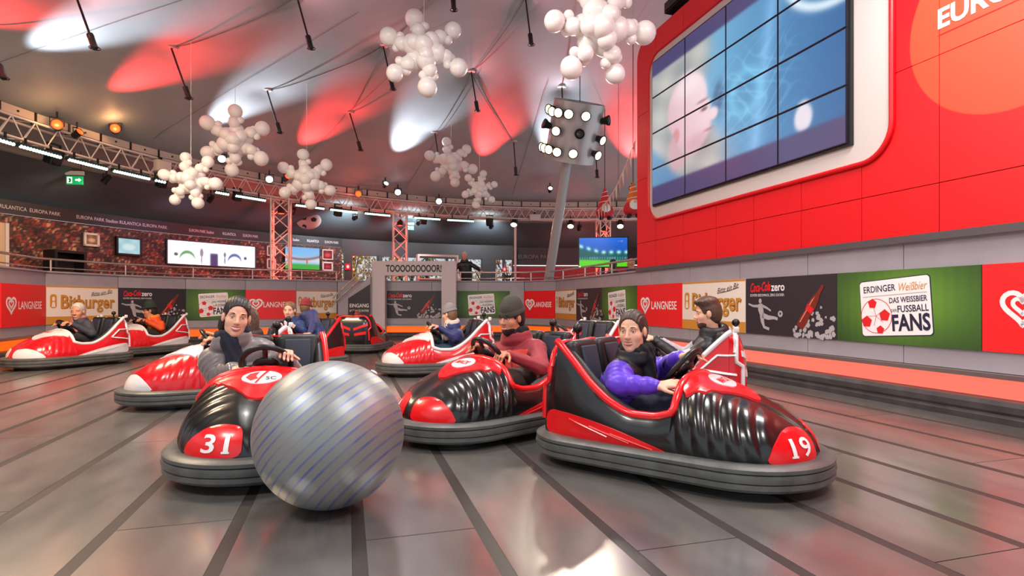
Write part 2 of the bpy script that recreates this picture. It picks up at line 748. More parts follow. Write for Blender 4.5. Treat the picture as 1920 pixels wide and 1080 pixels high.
def tent_h(x, y):
    r = math.hypot(x - HC.x, y - HC.y)
    z = tent_z(r) - .012 * max(0, 9 - abs(r - 6) * 2) * 0
    for p in STR_P:
        d = math.hypot(x - p.x, y - p.y)
        z += .13 * math.exp(-d / .35)
    az = math.atan2(y - HC.y, x - HC.x)
    z += .012 * math.cos(az * 14) * min(1, r / 9)
    if r > 10.6:
        z -= (r - 10.6) * .12
    return z


def tent_material(name, rgb, rough=.6):
    m = mat(name, rgb, rough, noise=(1.3, .07), bump=(3, .1))
    return m


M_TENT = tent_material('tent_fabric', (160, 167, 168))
NA, NR = 260, 90
vv, ff = [], []
Rs = [12.4 * (k / NR) + .02 for k in range(NR + 1)]
for r in Rs:
    for i in range(NA):
        a = 2 * PI * i / NA
        x, y = HC.x + r * math.cos(a), HC.y + r * math.sin(a)
        vv.append((x, y, tent_h(x, y)))
for k in range(NR):
    for i in range(NA):
        j = (i + 1) % NA
        ff.append((k * NA + i, k * NA + j, (k + 1) * NA + j, (k + 1) * NA + i))
ceil = struct(MB().add(vv, ff).build('ceiling', M_TENT, smooth=180), 'grey stretched tent roof')
# seams running from strut to strut
M_ROPE = mat('roof_seam', (104, 96, 95), .8)
def tent_line(p, q, lift=.015, r=.014, n=26):
    pts = []
    for i in range(n + 1):
        t = i / n
        x, y = p[0] + (q[0] - p[0]) * t, p[1] + (q[1] - p[1]) * t
        pts.append((x, y, tent_h(x, y) - lift))
    return pts


for a, b in ((1, 2), (3, 5), (4, 5), (9, 7), (7, 8), (5, 6), (10, 7)):
    MB().tube(tent_line(STR_P[a], STR_P[b]), .007, 5).build('roof_seam', M_ROPE, ceil)
for i in range(6):
    az = PI * (.45 + .54 * i / 5)
    MB().tube(tent_line(polar(10.9, az), polar(5.2, az + .03), r=.008), .004, 5).build('roof_seam', M_ROPE, ceil)

# flying struts that push the fabric up
M_STRUT = mat('strut_steel', (58, 52, 54), .35, .7)
M_DISC = mat('strut_disc', (190, 175, 172), .4, .2)
for (a, b), p in zip(STRUTS, STR_P):
    z = tent_h(p.x, p.y)
    t = thing('roof_strut', 'slim dark steel strut with a cylinder end hanging from the tent roof', 'roof strut', (p.x, p.y, z), 0, 'struts under the tent roof')
    low = at(b[0], b[1], p.y - .1) - Vector((p.x, p.y, z))
    low = low.normalized() * min(max(low.length, .75), 1.35)
    up = Vector((0, 0, 0))
    k = low * .72
    MB().cyl(up, k, .017, n=8).build('rod', M_STRUT, t, 60)
    MB().lathe([(.02, 0), (.045, .01), (.05, .05), (.046, .06), (.046, .22), (.052, .23), (.03, .26)], k, 12, low.to_track_quat('Z', 'Y')).build('cylinder_end', M_STRUT, t, 40)
    MB().tube([k + low.normalized() * .24 + Vector((.07 * math.cos(q), .07 * math.sin(q), 0)) for q in np.linspace(0, 2 * PI, 13)[:-1]], .008, 5, True).build('ring', M_STRUT, t)
    MB().cyl((0, 0, -.04), (0, 0, 0), .10, .13, 20).build('disc', M_DISC, t, 40)

# ================================================================== outer canopy, mural wall, windows
Z_RING = 4.1
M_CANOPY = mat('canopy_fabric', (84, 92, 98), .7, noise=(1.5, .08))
M_EDGE = mat('canopy_edge_fabric', (150, 140, 132), .65)
Z_MUR = 3.24
def arc_sheet(name, R0, z0, R1, z1, a0, a1, m, n=90, k=6, sag=0.0):
    vv, ff = [], []
    for i in range(n + 1):
        a = a0 + (a1 - a0) * i / n
        for j in range(k + 1):
            t = j / k
            p = polar(R0 + (R1 - R0) * t, a, z0 + (z1 - z0) * t - sag * math.sin(PI * t))
            vv.append(p)
    for i in range(n):
        for j in range(k):
            q = i * (k + 1) + j
            ff.append((q, q + 1, q + k + 2, q + k + 1))
    return MB().add(vv, ff).build(name, m, smooth=180)


A0, A1 = math.radians(60), math.radians(208)
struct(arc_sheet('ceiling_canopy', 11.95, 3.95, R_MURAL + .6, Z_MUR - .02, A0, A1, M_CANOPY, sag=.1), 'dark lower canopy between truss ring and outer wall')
struct(arc_sheet('trim_1', 12.35, 4.6, 11.95, 3.93, A0, A1, M_EDGE), 'pale fabric edge band behind the truss ring')

A_M0 = az_of(ray_circle(641, R_MURAL))       # mural ends here (right), runs left past the frame
A_M1 = math.radians(200)
rng = np.random.default_rng(3)
crowd = rng.random((90, 700))
crowd2 = rng.random((90, 700))


def mural_fn(u, v):
    # a printed photograph of a dense crowd in red scarves
    i = np.clip((v * 62).astype(int), 0, 89)
    j = np.clip((u * 430 + (i % 2) * .5).astype(int), 0, 699)
    a, b = crowd[i, j], crowd2[i, j]
    base = np.stack([50 + 74 * a, 34 + 50 * a, 32 + 44 * a], 1)
    red = np.stack([150 + 40 * b, 36 + 34 * b, 32 + 20 * b], 1)
    skin = np.stack([206 + 20 * b, 160 + 20 * b, 130 + 0 * b], 1)
    out = np.where((b > .80)[:, None], red, base)
    out = np.where((a > .9)[:, None], skin, out)
    return out * (.60 + .34 * np.sin(u * 60 + v * 9) ** 2)[:, None]


def mural_arc(u, v):
    a = A_M1 + (A_M0 - A_M1) * u
    p = polar(R_MURAL, a, Z_WALK + (2.93 - Z_WALK) * v)
    return (p.x, p.y, p.z)


wm = painted('wall_mural', 1, 1, 430, 62, mural_fn, attr_mat('crowd_print', .6), None, arc=mural_arc)
struct(wm, 'outer wall printed with a dense crowd of fans in red')
band = struct(arc_sheet('trim_2', R_MURAL - .04, 2.93, R_MURAL - .04, Z_MUR, A_M1, A_M0, mat('dark_band', (44, 38, 42), .5), k=1), 'dark lettered band along the top of the crowd mural')
M_SILV = mat('silver_lettering', (196, 188, 190), .4, .3)
def arc_text(s, az, R, z, h, m, parent, name='lettering', stretch=1.0):
    v, f, asp = text2d(s, .01)
    w = h * asp * stretch
    pts = []
    for p in v:
        a = az - p[0] * w / R
        q = polar(R, a, z + p[1] * h)
        pts.append(q)
    o = bpy.data.objects.new(name, mk_mesh(name, pts, f, m))
    COL.objects.link(o)
    o.parent = parent
    return w


words = ['RULANTICA', 'EUROPA PARK', 'EUROPA PARK Stadion']
for i, px in enumerate((25, 85, 183, 245, 291, 378, 430, 470, 555, 587, 622)):
    p = ray_circle(px, R_MURAL - .06)
    s = ['RULANTICA', 'EUROPA PARK', 'EUROPA PARK Stadion', 'RULANTICA', 'EUROPA PARK', 'EUROPA PARK Stadion', 'RULANTICA', 'EUROPA PARK', 'Stadion', 'RULANTICA', 'EUROPA PARK'][i]
    arc_text(s, az_of(p), R_MURAL - .06, 3.08, .085, M_SILV, band, stretch=.62 if i > 4 else .85)

# glazed stretch with daylight behind
M_FRAME = mat('window_frame', (64, 58, 60), .5)
M_GLASS = mat('window_glass', (235, 240, 240), .02, trans=1.0)
A_W0, A_W1 = az_of(ray_circle(962, R_MURAL)), A_M0
wtop = struct(arc_sheet('wall_lintel', R_MURAL, 2.72, R_MURAL, Z_MUR, A_W1, A_W0, M_FRAME, n=20, k=1), 'dark lintel over the glazed stretch')
mull = [645, 657, 709, 714, 762, 800, 838, 868, 904, 927, 944, 962]
win = 0
for a, b in zip(mull[:-1], mull[1:]):
    pa, pb = ray_circle(a, R_MURAL), ray_circle(b, R_MURAL)
    rz, L = seg_frame(pa, pb)
    if L < .25 or (a, b) == (904, 927):
        o = struct(MB().box((L / 2, 0, (2.72 + Z_WALK) / 2), (L, .12, 2.72 - Z_WALK)).build('wall_pier', M_FRAME), 'dark pier between two windows')
        o.location = (pa.x, pa.y, 0)
        o.rotation_euler = (0, 0, rz)
        continue
    win += 1
    w = bpy.data.objects.new('window_%d' % win, None)
    w.location = (pa.x, pa.y, 0)
    w.rotation_euler = (0, 0, rz)
    COL.objects.link(w)
    struct(w, 'tall clear window to the autumn garden')
    fr = MB()
    for x in (.025, L - .025):
        fr.box((x, 0, (2.72 + Z_WALK) / 2), (.05, .08, 2.72 - Z_WALK))
    fr.box((L / 2, 0, 2.70), (L, .08, .05)).box((L / 2, 0, Z_WALK + .05), (L, .08, .1))
    fr.build('window_frame', M_FRAME, w)
    MB().box((L / 2, 0, (2.72 + Z_WALK) / 2), (L - .09, .012, 2.72 - Z_WALK - .14)).build('pane', M_GLASS, w)

# ground and autumn trees outside
struct(MB().box((-4, 34, -.02), (60, 32, .04)).build('ground_garden', mat('garden_ground', (150, 140, 96), .9, noise=(1, .2))), 'garden ground outside the windows')
M_BARK = mat('bark', (74, 60, 50), .9)
leafm = [mat('leaf_yellow', (226, 178, 60), .7), mat('leaf_orange', (206, 128, 60), .7), mat('leaf_green', (150, 150, 70), .7), mat('leaf_pale', (238, 226, 196), .7)]
for i, (px, d, h) in enumerate(((660, 25, 4.6), (712, 31, 5.4), (768, 25.5, 4.4), (842, 29, 5.2), (900, 34, 5.4), (950, 29, 4.8))):
    x = (px - CX) / F * d
    t = thing('autumn_tree', ['yellow', 'orange', 'green-gold', 'pale', 'yellow', 'orange'][i] + ' autumn tree in the garden beyond the windows', 'tree', (x, d, 0), 0, 'autumn trees outside')
    mb = MB().cyl((0, 0, 0), (.1, 0, h * .5), .14, .08, 8)
    rr = random.Random(i)
    br = []
    for k in range(9):
        a = rr.uniform(0, 2 * PI)
        z0 = h * rr.uniform(.2, .5)
        e = Vector((math.cos(a) * h * .20, math.sin(a) * h * .20, z0 + h * rr.uniform(.15, .35)))
        mb.cyl((0.05, 0, z0), e, .045, .015, 6)
        br.append(e)
    mb.build('trunk', M_BARK, t, 60)
    vv, ff = [], []
    for k in range(700):
        c = br[k % 9] * rr.uniform(.55, 1.1) + Vector((rr.gauss(0, .35), rr.gauss(0, .35), rr.gauss(0, .4)))
        R = Euler((rr.uniform(0, 6), rr.uniform(0, 6), rr.uniform(0, 6))).to_matrix()
        s = rr.uniform(.05, .11)
        n = len(vv)
        vv += [c + R @ Vector(q) * s for q in ((-1, 0, 0), (0, -.6, 0), (1, 0, 0), (0, .6, 0))]
        ff.append((n, n + 1, n + 2, n + 3))
    lo = MB().add(vv, ff).build('foliage', leafm[i % 4], t)
    lo['kind'] = 'stuff'

# ================================================================== red panelled wall with the video wall
def rw(d, z, off=0.0):
    p = wallpt(d, off)
    return Vector((p.x, p.y, z))


RW_A, RW_B = wallpt(10.83), wallpt(-2.4)       # far corner, near end
rz_r, L_r = seg_frame(RW_A, RW_B)
def wx(d):
    """distance along the red wall from its far corner, for depth d"""
    return (10.83 - d) * 1.0409


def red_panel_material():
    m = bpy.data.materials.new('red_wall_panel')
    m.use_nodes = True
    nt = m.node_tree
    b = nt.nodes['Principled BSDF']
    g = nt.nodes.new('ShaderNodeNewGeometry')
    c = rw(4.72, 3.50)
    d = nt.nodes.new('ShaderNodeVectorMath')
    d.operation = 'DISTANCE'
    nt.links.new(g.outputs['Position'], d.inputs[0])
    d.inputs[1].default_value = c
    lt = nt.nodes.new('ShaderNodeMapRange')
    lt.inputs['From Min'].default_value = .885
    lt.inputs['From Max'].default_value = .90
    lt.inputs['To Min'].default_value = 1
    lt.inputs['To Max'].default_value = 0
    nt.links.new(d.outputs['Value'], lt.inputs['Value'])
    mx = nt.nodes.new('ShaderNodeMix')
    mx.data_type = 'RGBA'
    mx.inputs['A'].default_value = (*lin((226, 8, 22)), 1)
    mx.inputs['B'].default_value = (*lin((255, 74, 44)), 1)  # disc of projected orange light, painted into the panel colour
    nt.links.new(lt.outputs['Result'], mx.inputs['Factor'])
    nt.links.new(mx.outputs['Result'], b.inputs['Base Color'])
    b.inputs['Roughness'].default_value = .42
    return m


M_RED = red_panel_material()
M_REDLIP = mat('red_lip', (214, 8, 22), .35)
wred = struct(bpy.data.objects.new('wall_red', None), 'tall red panelled wall carrying the video wall')
COL.objects.link(wred)
wred.location = (RW_A.x, RW_A.y, 0)
wred.rotation_euler = (0, 0, rz_r)
ZR0, ZR1 = 1.66, 5.88
# dark backing with rounded far top corner
poly = [(.02, ZR0), (L_r, ZR0), (L_r, ZR1)] + [(.3 + .28 * math.cos(a), ZR1 - .28 + .28 * math.sin(a)) for a in np.linspace(PI / 2, PI, 8)]
MB().prism(poly, .02, .9).build('backing', mat('red_backing', (120, 6, 12), .6), wred)
MB().box((L_r / 2, .1, ZR0 - .035), (L_r, .3, .07)).build('lower_trim', mat('grey_trim', (92, 88, 92), .4, .3), wred)
xs = [0.0] + [wx(d) for d in (10.17, 9.34, 8.51, 7.72, 6.91, 6.10, 5.30)]
while xs[-1] < L_r:
    xs.append(xs[-1] + .84)
zs = [ZR0, 2.12, 3.31, 4.52, ZR1]
FX0, FX1, FZ0, FZ1 = wx(10.36), wx(5.76), 2.5, 5.44
for i in range(len(xs) - 1):
    for j in range(4):
        a, b, c, d = xs[i] + .004, xs[i + 1] - .004, zs[j] + .004, zs[j + 1] - .004
        if a > FX0 + .3 and b < FX1 - .3 and c > FZ0 + .2 and d < FZ1 - .2:
            continue
        if i == 0 and j == 3:
            pts = [(a, c), (b, c), (b, d)] + [(a + .3 + .3 * math.cos(t), d - .3 + .3 * math.sin(t)) for t in np.linspace(PI / 2, PI, 8)]
        else:
            pts = [(a, c), (b, c), (b, d), (a, d)]
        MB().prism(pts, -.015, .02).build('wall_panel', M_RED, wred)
# white recess frame with red lip
fcx, fcz, fw, fh = (FX0 + FX1) / 2, (FZ0 + FZ1) / 2, FX1 - FX0, FZ1 - FZ0
vs = thing('video_wall', 'large video wall of sixteen screens in a pale rounded frame on the red wall', 'video wall', wred.location, rz_r)
fr = MB().prism(rrect(fcx, fcz, fw, fh, .34, 10), -.03, -.017)
fr.build('frame_plate', mat('pale_frame', (206, 196, 192), .5), vs)
MB().tube([(x, -.035, z) for x, z in rrect(fcx, fcz, fw + .03, fh + .03, .355, 10)], .028, 8, True).build('frame_lip', M_REDLIP, vs, 60)
SX0, SX1, SZ0, SZ1 = wx(10.16), wx(6.21), 2.735, 5.27
MB().prism([(SX0 - .02, SZ0 - .02), (SX1 + .03, SZ0 - .02), (SX1 + .03, SZ1 + .02), (SX0 - .02, SZ1 + .02)], -.075, -.03).build('screen_housing', M_BLACK, vs)


def soft(d, w):
    return 1 / (1 + np.exp(np.clip(d / w, -30, 30)))


def video(u, v):
    """picture on the video wall: a shaven-headed figure in profile, a blue jersey and pale letterbox bars"""
    def L(c0, c1, t):
        return np.array(c0)[None] * (1 - t[:, None]) + np.array(c1)[None] * t[:, None]
    col = L((196, 196, 190), (150, 158, 160), .5 + .5 * np.sin(u * 23 + v * 11) * np.cos(v * 17 - u * 5))
    # jersey
    jer = soft(.47 - .12 * v + .05 * np.sin(v * 9) - u, .02)
    jc = L((112, 176, 214), (52, 104, 160), np.clip((u - .45) * 1.7, 0, 1))
    jc = jc + 46 * (soft(np.abs(u - .63 - .12 * v) - .02, .015))[:, None]
    col = col * (1 - jer[:, None]) + jc * jer[:, None]
    br = soft(np.abs(np.hypot((u - .60) / .13, (v - .45) / .2) - .55) - .12, .05)
    col = col * (1 - .55 * br[:, None]) + np.array((130, 214, 246))[None] * .55 * br[:, None]
    # head in profile
    hd = np.hypot((u - .26) / .135, (v - .56) / .20) - 1
    fc = np.hypot((u - .30) / .12, (v - .43) / .19) - 1
    ns = np.hypot((u - .425) / .035, (v - .43) / .04) - 1
    f = np.maximum(np.maximum(soft(hd, .04), soft(fc, .04)), soft(ns, .1))
    sk = L((250, 226, 232), (208, 166, 178), np.clip(.75 - (u - .12) * 2.2 + (.5 - v) * .8, 0, 1))
    col = col * (1 - f[:, None]) + sk * f[:, None]
    jaw = soft(np.hypot((u - .33) / .07, (v - .30) / .05) - 1, .25)
    col = col * (1 - .25 * jaw[:, None]) + np.array((150, 100, 120))[None] * .25 * jaw[:, None]
    mo = soft(np.hypot((u - .40) / .025, (v - .345) / .008) - 1, .3)
    col = col * (1 - .6 * mo[:, None]) + np.array((170, 90, 100))[None] * .6 * mo[:, None]
    bgk = soft(np.hypot((u - .46) / .03, (v - .50) / .09) - 1, .2) * (1 - f)
    col = col * (1 - .6 * bgk[:, None]) + np.array((60, 80, 120))[None] * .6 * bgk[:, None]
    ear = soft(np.hypot((u - .19) / .024, (v - .40) / .05) - 1, .12)
    col = col * (1 - .7 * ear[:, None]) + np.array((205, 130, 130))[None] * .7 * ear[:, None]
    eye = soft(np.hypot((u - .375) / .02, (v - .485) / .012) - 1, .2)
    col = col * (1 - .7 * eye[:, None]) + np.array((90, 60, 70))[None] * .7 * eye[:, None]
    brow = soft(np.hypot((u - .365) / .035, (v - .53) / .01) - 1, .2)
    col = col * (1 - .5 * brow[:, None]) + np.array((120, 80, 90))[None] * .5 * brow[:, None]
    sh = soft(v - .33 + (u - .05) * 1.2, .02) * soft(u - .3, .03)
    col = col * (1 - sh[:, None]) + L((96, 150, 190), (50, 90, 140), u)[:, :] * sh[:, None]
    wh = soft(np.hypot((u - .85) / .035, (v - .19) / .07) - 1, .08)
    col = col * (1 - wh[:, None]) + np.array((236, 226, 236))[None] * wh[:, None]
    cur = soft(np.abs(np.hypot((u - 1.0) / .24, (v - .98) / .34) - 1) - .06, .02) * soft(.5 - v, .02)
    col = col * (1 - cur[:, None]) + np.array((230, 246, 255))[None] * cur[:, None]
    st_ = jer * (1 - f) * soft(np.abs(np.sin(u * 34 + 5 * np.sin(v * 13)) * np.cos(v * 29 + 3 * np.sin(u * 21))) - .14, .05) * soft(np.abs(u - .62) - .16, .04) * soft(np.abs(v - .45) - .2, .05)
    col = col * (1 - .45 * st_[:, None]) + np.array((150, 230, 255))[None] * .45 * st_[:, None]
    nk = soft(np.hypot((u - .20) / .07, (v - .30) / .12) - 1, .1) * (1 - f)
    col = col * (1 - nk[:, None]) + np.array((206, 168, 176))[None] * nk[:, None]
    hl = soft(np.hypot((u - .27) / .08, (v - .68) / .06) - 1, .3)
    col = col * (1 - .5 * hl[:, None]) + np.array((255, 246, 246))[None] * .5 * hl[:, None]
    bar = np.maximum(soft(v - .125, .004), soft(.895 - v, .004))
    bc = L((62, 62, 108), (84, 80, 120), u)
    return col * (1 - bar[:, None]) + bc * bar[:, None]


M_SCREEN = attr_mat('screen_picture', .25, 1.0)
pw, ph = (SX1 - SX0) / 4, (SZ1 - SZ0) / 4
for i in range(4):
    for j in range(4):
        x0, z0 = SX0 + i * pw, SZ0 + j * ph
        MB().prism([(x0 + .004, z0 + .004), (x0 + pw - .004, z0 + .004), (x0 + pw - .004, z0 + ph - .004), (x0 + .004, z0 + ph - .004)], -.095, -.075).build('bezel', mat('screen_bezel', (30, 26, 44), .4), vs)
        painted('screen', pw - .03, ph - .03, 44, 30, lambda u, v, i=i, j=j: video((i + u) / 4, (j + v) / 4), M_SCREEN, vs, x0 + pw / 2, z0 + .015, -.097)
sg = thing('wall_lettering', 'white slab lettering on the painted orange light disc of the red wall', 'sign', wred.location, rz_r)
put_text('EUROPA-PARK', sg, M_WHITE, wx(5.31) + .80, 3.64, 1.6, .19, -.019, bold=.03)
stroke([(wx(5.31), 3.86), (wx(5.31) + 1.6, 3.86)], .012, sg, 'rule', M_WHITE, -.019)
stroke([(wx(5.31), 3.49), (wx(5.31) + 1.6, 3.49)], .008, sg, 'rule', M_REDLIP, -.019)
# ================================================================== adverts on the barrier
PZ0, PZ1 = .583, 1.333
PH = PZ1 - PZ0
M_ADRED = mat('advert_red', (240, 28, 34), .45)
M_ADCREAM = mat('advert_cream', (238, 226, 214), .5)
M_ADGOLD = mat('advert_ochre', (206, 142, 52), .5)
M_ADGOLDT = mat('advert_gold_text', (150, 96, 30), .5)
M_ADDARK = mat('advert_charcoal', (44, 40, 48), .45)
M_ADINK = mat('advert_ink', (32, 34, 62), .5)
M_PRWHITE = mat('print_white', (244, 240, 240), .5)
M_PRRED = mat('print_red', (226, 26, 36), .5)
M_PRGREY = mat('print_grey', (176, 170, 172), .5)
M_PRTINK = mat('print_black', (26, 24, 26), .5)
M_BOTTLE = mat('print_bottle', (120, 40, 30), .45)
M_GREENP = attr_mat('green_pitch_print', .5)


def heart(cx, cz, s):
    out = []
    for i in range(36):
        t = 2 * PI * i / 36
        out.append((cx + s * 16 * math.sin(t) ** 3 / 16, cz + s * (13 * math.cos(t) - 5 * math.cos(2 * t) - 2 * math.cos(3 * t) - math.cos(4 * t)) / 16))
    return out


def ad_base(name, label, cat, A, B, m, group):
    rz, L = seg_frame(A, B)
    t = thing(name, label, cat, (A.x, A.y, PZ0), rz, group)
    if m:
        MB().box((L / 2, -.002, PH / 2), (L - .006, .02, PH)).build('sheet', m, t)
    return t, L


def ad_heart(A, B, where):
    t, W = ad_base('advert_panel', 'red advert panel with a white double heart ' + where, 'advert', A, B, M_ADRED, 'red heart adverts on the rink barrier')
    stroke(heart(W * .2, PH * .52, PH * .20), PH * .055, t, 'heart_logo', M_PRWHITE, -.014, True)
    stroke(heart(W * .2, PH * .53, PH * .095), PH * .045, t, 'heart_logo', M_PRWHITE, -.014, True)
    put_text('LANGNESE', t, M_PRWHITE, W * .62, PH * .5, W * .54, PH * .19, -.014, bold=.012)


def ad_gold(A, B, where):
    t, W = ad_base('advert_panel', 'cream advert panel with ochre bands and gold lettering ' + where, 'advert', A, B, M_ADCREAM, 'cream and gold adverts on the rink barrier')
    poly2d(t, 'lower_band', M_ADGOLD, [(.004, 0), (W - .004, 0), (W - .004, PH * .2), (.004, PH * .2)], -.015)
    poly2d(t, 'upper_band', M_ADGOLD, [(.004, PH * .965), (W - .004, PH * .965), (W - .004, PH), (.004, PH)], -.015)
    poly2d(t, 'emblem', M_ADGOLD, rrect(W * .09, PH * .6, W * .085, PH * .36, .05), -.015)
    poly2d(t, 'emblem_figure', M_ADCREAM, ell(W * .09, PH * .66, W * .018, PH * .06), -.018)
    poly2d(t, 'emblem_figure', M_ADCREAM, [(W * .065, PH * .45), (W * .115, PH * .45), (W * .105, PH * .58), (W * .075, PH * .58)], -.018)
    put_text('Bitburger', t, M_ADGOLDT, W * .57, PH * .52, W * .76, PH * .48, -.015, bold=.03)
    put_text('Bitburger', t, M_ADGOLD, W * .562, PH * .53, W * .76, PH * .48, -.018, bold=.012)
    put_text('Bitte ein Bit', t, M_PRTINK, W * .75, PH * .84, W * .32, PH * .11, -.015, 'script_lettering', .16, 0, .5)
    stroke([(W * .63, PH * .75), (W * .78, PH * .79), (W * .91, PH * .85)], .008, t, 'underline', M_PRTINK, -.015)


def ad_dark(A, B, where):
    t, W = ad_base('advert_panel', 'charcoal drink advert with bottle in ice ' + where, 'advert', A, B, M_ADDARK, 'charcoal drink adverts on the rink barrier')
    put_text('Coca-Cola', t, M_PRRED, W * .19, PH * .84, W * .25, PH * .17, -.014, 'red_lettering', .05, .025, .4)
    put_text('zero', t, M_PRWHITE, W * .40, PH * .81, W * .155, PH * .10, -.014, bold=.02)
    put_text('ECHTER GESCHMACK, ZERO ZUCKER.', t, M_PRWHITE, W * .27, PH * .69, W * .41, PH * .05, -.014)
    # kicking figure
    s = lambda pts, w: stroke([(W * a, PH * b) for a, b in pts], w, t, 'footballer', M_PRGREY, -.014)
    poly2d(t, 'footballer', M_PRGREY, ell(W * .19, PH * .59, PH * .035, PH * .045), -.015)
    s([(.19, .54), (.195, .45), (.215, .34)], [PH * .10, PH * .13, PH * .10])
    s([(.17, .50), (.10, .50), (.04, .54)], [PH * .05, PH * .04, PH * .03])
    s([(.21, .51), (.27, .47), (.32, .42)], [PH * .05, PH * .04, PH * .03])
    s([(.215, .34), (.29, .30), (.36, .30), (.40, .28)], [PH * .10, PH * .08, PH * .05, PH * .05])
    s([(.21, .34), (.22, .22), (.24, .13), (.30, .10)], [PH * .10, PH * .08, PH * .05, PH * .05])
    poly2d(t, 'football', M_PRGREY, ell(W * .43, PH * .37, PH * .055, PH * .055, 18), -.015)
    poly2d(t, 'football_patch', M_ADDARK, ell(W * .432, PH * .375, PH * .022, PH * .022, 5), -.018)
    # splash of ice
    rr = random.Random(5)
    mb = MB()
    for k in range(70):
        a, b = rr.random(), rr.random() ** 1.7
        x, z = W * (.58 + .40 * a), PH * (.02 + .52 * b * (1 - abs(a - .6) * 1.1))
        q = rr.uniform(.4, 1.0) * PH * .05
        mb.prism([(x + q * math.cos(o + rr.uniform(-.4, .4)), z + q * math.sin(o)) for o in (0, 1.3, 2.5, 3.8, 5.1)], -.0145 - k * 2e-5, -.0135)
    o = mb.build('ice_splash', M_PRGREY, t)
    o['kind'] = 'stuff'
    ca, sa = math.cos(-.62), math.sin(-.62)
    def bt(pts):
        return [(W * .76 + PH * (x * ca - z * sa), PH * .50 + PH * (x * sa + z * ca)) for x, z in pts]
    prof = [(.075, -.42), (.085, -.30), (.07, -.12), (.085, .02), (.07, .14), (.034, .26), (.028, .40)]
    poly2d(t, 'bottle', M_BOTTLE, bt(prof + [(-x, z) for x, z in prof[::-1]]), -.018)
    poly2d(t, 'bottle_label', M_PRRED, bt([(.07, -.10), (.08, .0), (-.08, .0), (-.07, -.10)]), -.021)
    poly2d(t, 'bottle_glint', mat('print_glint', (236, 130, 96), .5), bt([(-.05, -.34), (-.03, -.34), (-.025, .18), (-.045, .10)]), -.021)


def green_fn(u, v):
    g = np.exp(-(((u - .52) / .55) ** 2 + ((v - .55) / .6) ** 2))
    n = .06 * np.sin(u * 140) * np.sin(v * 90 + u * 40)
    g = np.clip(g + n, 0, 1)[:, None]
    return np.array((28, 58, 26))[None] * (1 - g) + np.array((112, 160, 52))[None] * g


def ad_green(A, B, where):
    t, W = ad_base('advert_panel', 'green pitch advert with tilted white card ' + where, 'advert', A, B, None, 'green card adverts on the rink barrier')
    MB().box((W / 2, -.002, PH / 2), (W - .006, .018, PH)).build('sheet', mat('green_edge', (40, 80, 34), .5), t)
    painted('pitch_print', W - .008, PH, 30, 14, green_fn, M_GREENP, t, W / 2, 0, -.0135)
    r = .07
    cx, cz = W * .46, PH * .5
    cw, chh = W * .50, PH * .76
    poly2d(t, 'card_edge', M_ADINK, rrect(cx, cz, cw + .018, chh + .018, .04, rot=r), -.016)
    poly2d(t, 'card', M_PRWHITE, rrect(cx, cz, cw, chh, .035, rot=r), -.019)
    def R(x, z):
        return cx + x * math.cos(r) - z * math.sin(r), cz + x * math.sin(r) + z * math.cos(r)
    def w(s, x, z, ww, hh, m, **k):
        a, b = R(x * cw, z * chh)
        put_text(s, t, m, a, b, ww * cw, hh * chh, -.021, rot=r, **k)
    w('ERDINGER', -.20, .35, .48, .12, M_ADINK, bold=.01)
    w('Weißbier', .28, .34, .38, .14, M_ADGOLD, shear=.35)
    stroke([R(-.46 * cw, .22 * chh), R(.46 * cw, .22 * chh)], .006, t, 'rule', M_PRGREY, -.021)
    w('DAS WEISSBIER', .20, .12, .52, .10, M_ADINK, bold=.015)
    w('DER', .0, -.06, .08, .05, M_ADINK)
    w('FUSSBALL', .26, -.04, .42, .12, M_ADINK, bold=.015)
    w('FANS', .22, -.28, .52, .30, M_ADINK, bold=.03)
    # red and white football
    bx, bz = R(-.27 * cw, -.14 * chh)
    br = chh * .31
    stroke(ell(bx, bz, br, br, 32), .006, t, 'ball_outline', M_PRRED, -.0215, True)
    for dx, dz, q in ((.55, .05, .36), (-.62, -.35, .36), (-.25, .72, .30), (.28, -.80, .26)):
        poly2d(t, 'ball_patch', M_PRRED, [(bx + br * (dx + q * math.cos(a + .3)), bz + br * (dz + q * math.sin(a + .3))) for a in np.linspace(0, 2 * PI, 6)[:-1]], -.022)
    for a in (.6, 1.9, 3.2, 4.5, 5.6):
        stroke([(bx, bz), (bx + br * .6 * math.cos(a), bz + br * .6 * math.sin(a))], .004, t, 'ball_seam', M_PRRED, -.0215)


# right-hand barrier: eight sheets between these depths, named from the far corner
rd = [15.1, 13.72, 12.33, 10.83, 9.37, 7.88, 6.41, 4.947, 3.45]
nth = ['first', 'second', 'third', 'fourth', 'fifth', 'sixth', 'seventh', 'eighth']
for i in range(8):
    A, B = wallpt(rd[i]), wallpt(rd[i + 1])
    [ad_gold, ad_dark, ad_green, ad_heart, ad_gold, ad_dark, ad_green, ad_heart][i](A, B, nth[i] + ' from the corner')
# corner piece and back barrier
bl = lambda px: PS + (P2 - PS) * (((px - CX) / F * 15.78 - PS.x) / (P2.x - PS.x))
ad_heart(P2, P1.lerp(P2, .015), 'in the chamfered corner')
ad_green(bl(857), bl(956), 'right beside the goal post')
ad_dark(bl(722), bl(828), 'inside the goal frame')
# curved left barrier, each sheet on its own facet, named from the stairs
ad_gold(LEFT[0], PS.lerp(LEFT[0], .02), 'beside the stairs')
ad_heart(LEFT[1], LEFT[0].lerp(LEFT[1], .01), 'second from the stairs')
ad_green(LEFT[2], LEFT[1].lerp(LEFT[2], .01), 'third from the stairs')
ad_dark(LEFT[3], LEFT[2].lerp(LEFT[3], .01), 'fourth from the stairs')
ad_gold(LEFT[4], LEFT[3].lerp(LEFT[4], .01), 'fifth from the stairs')
ad_heart(LEFT[5], LEFT[4].lerp(LEFT[5], .01), 'sixth from the stairs')

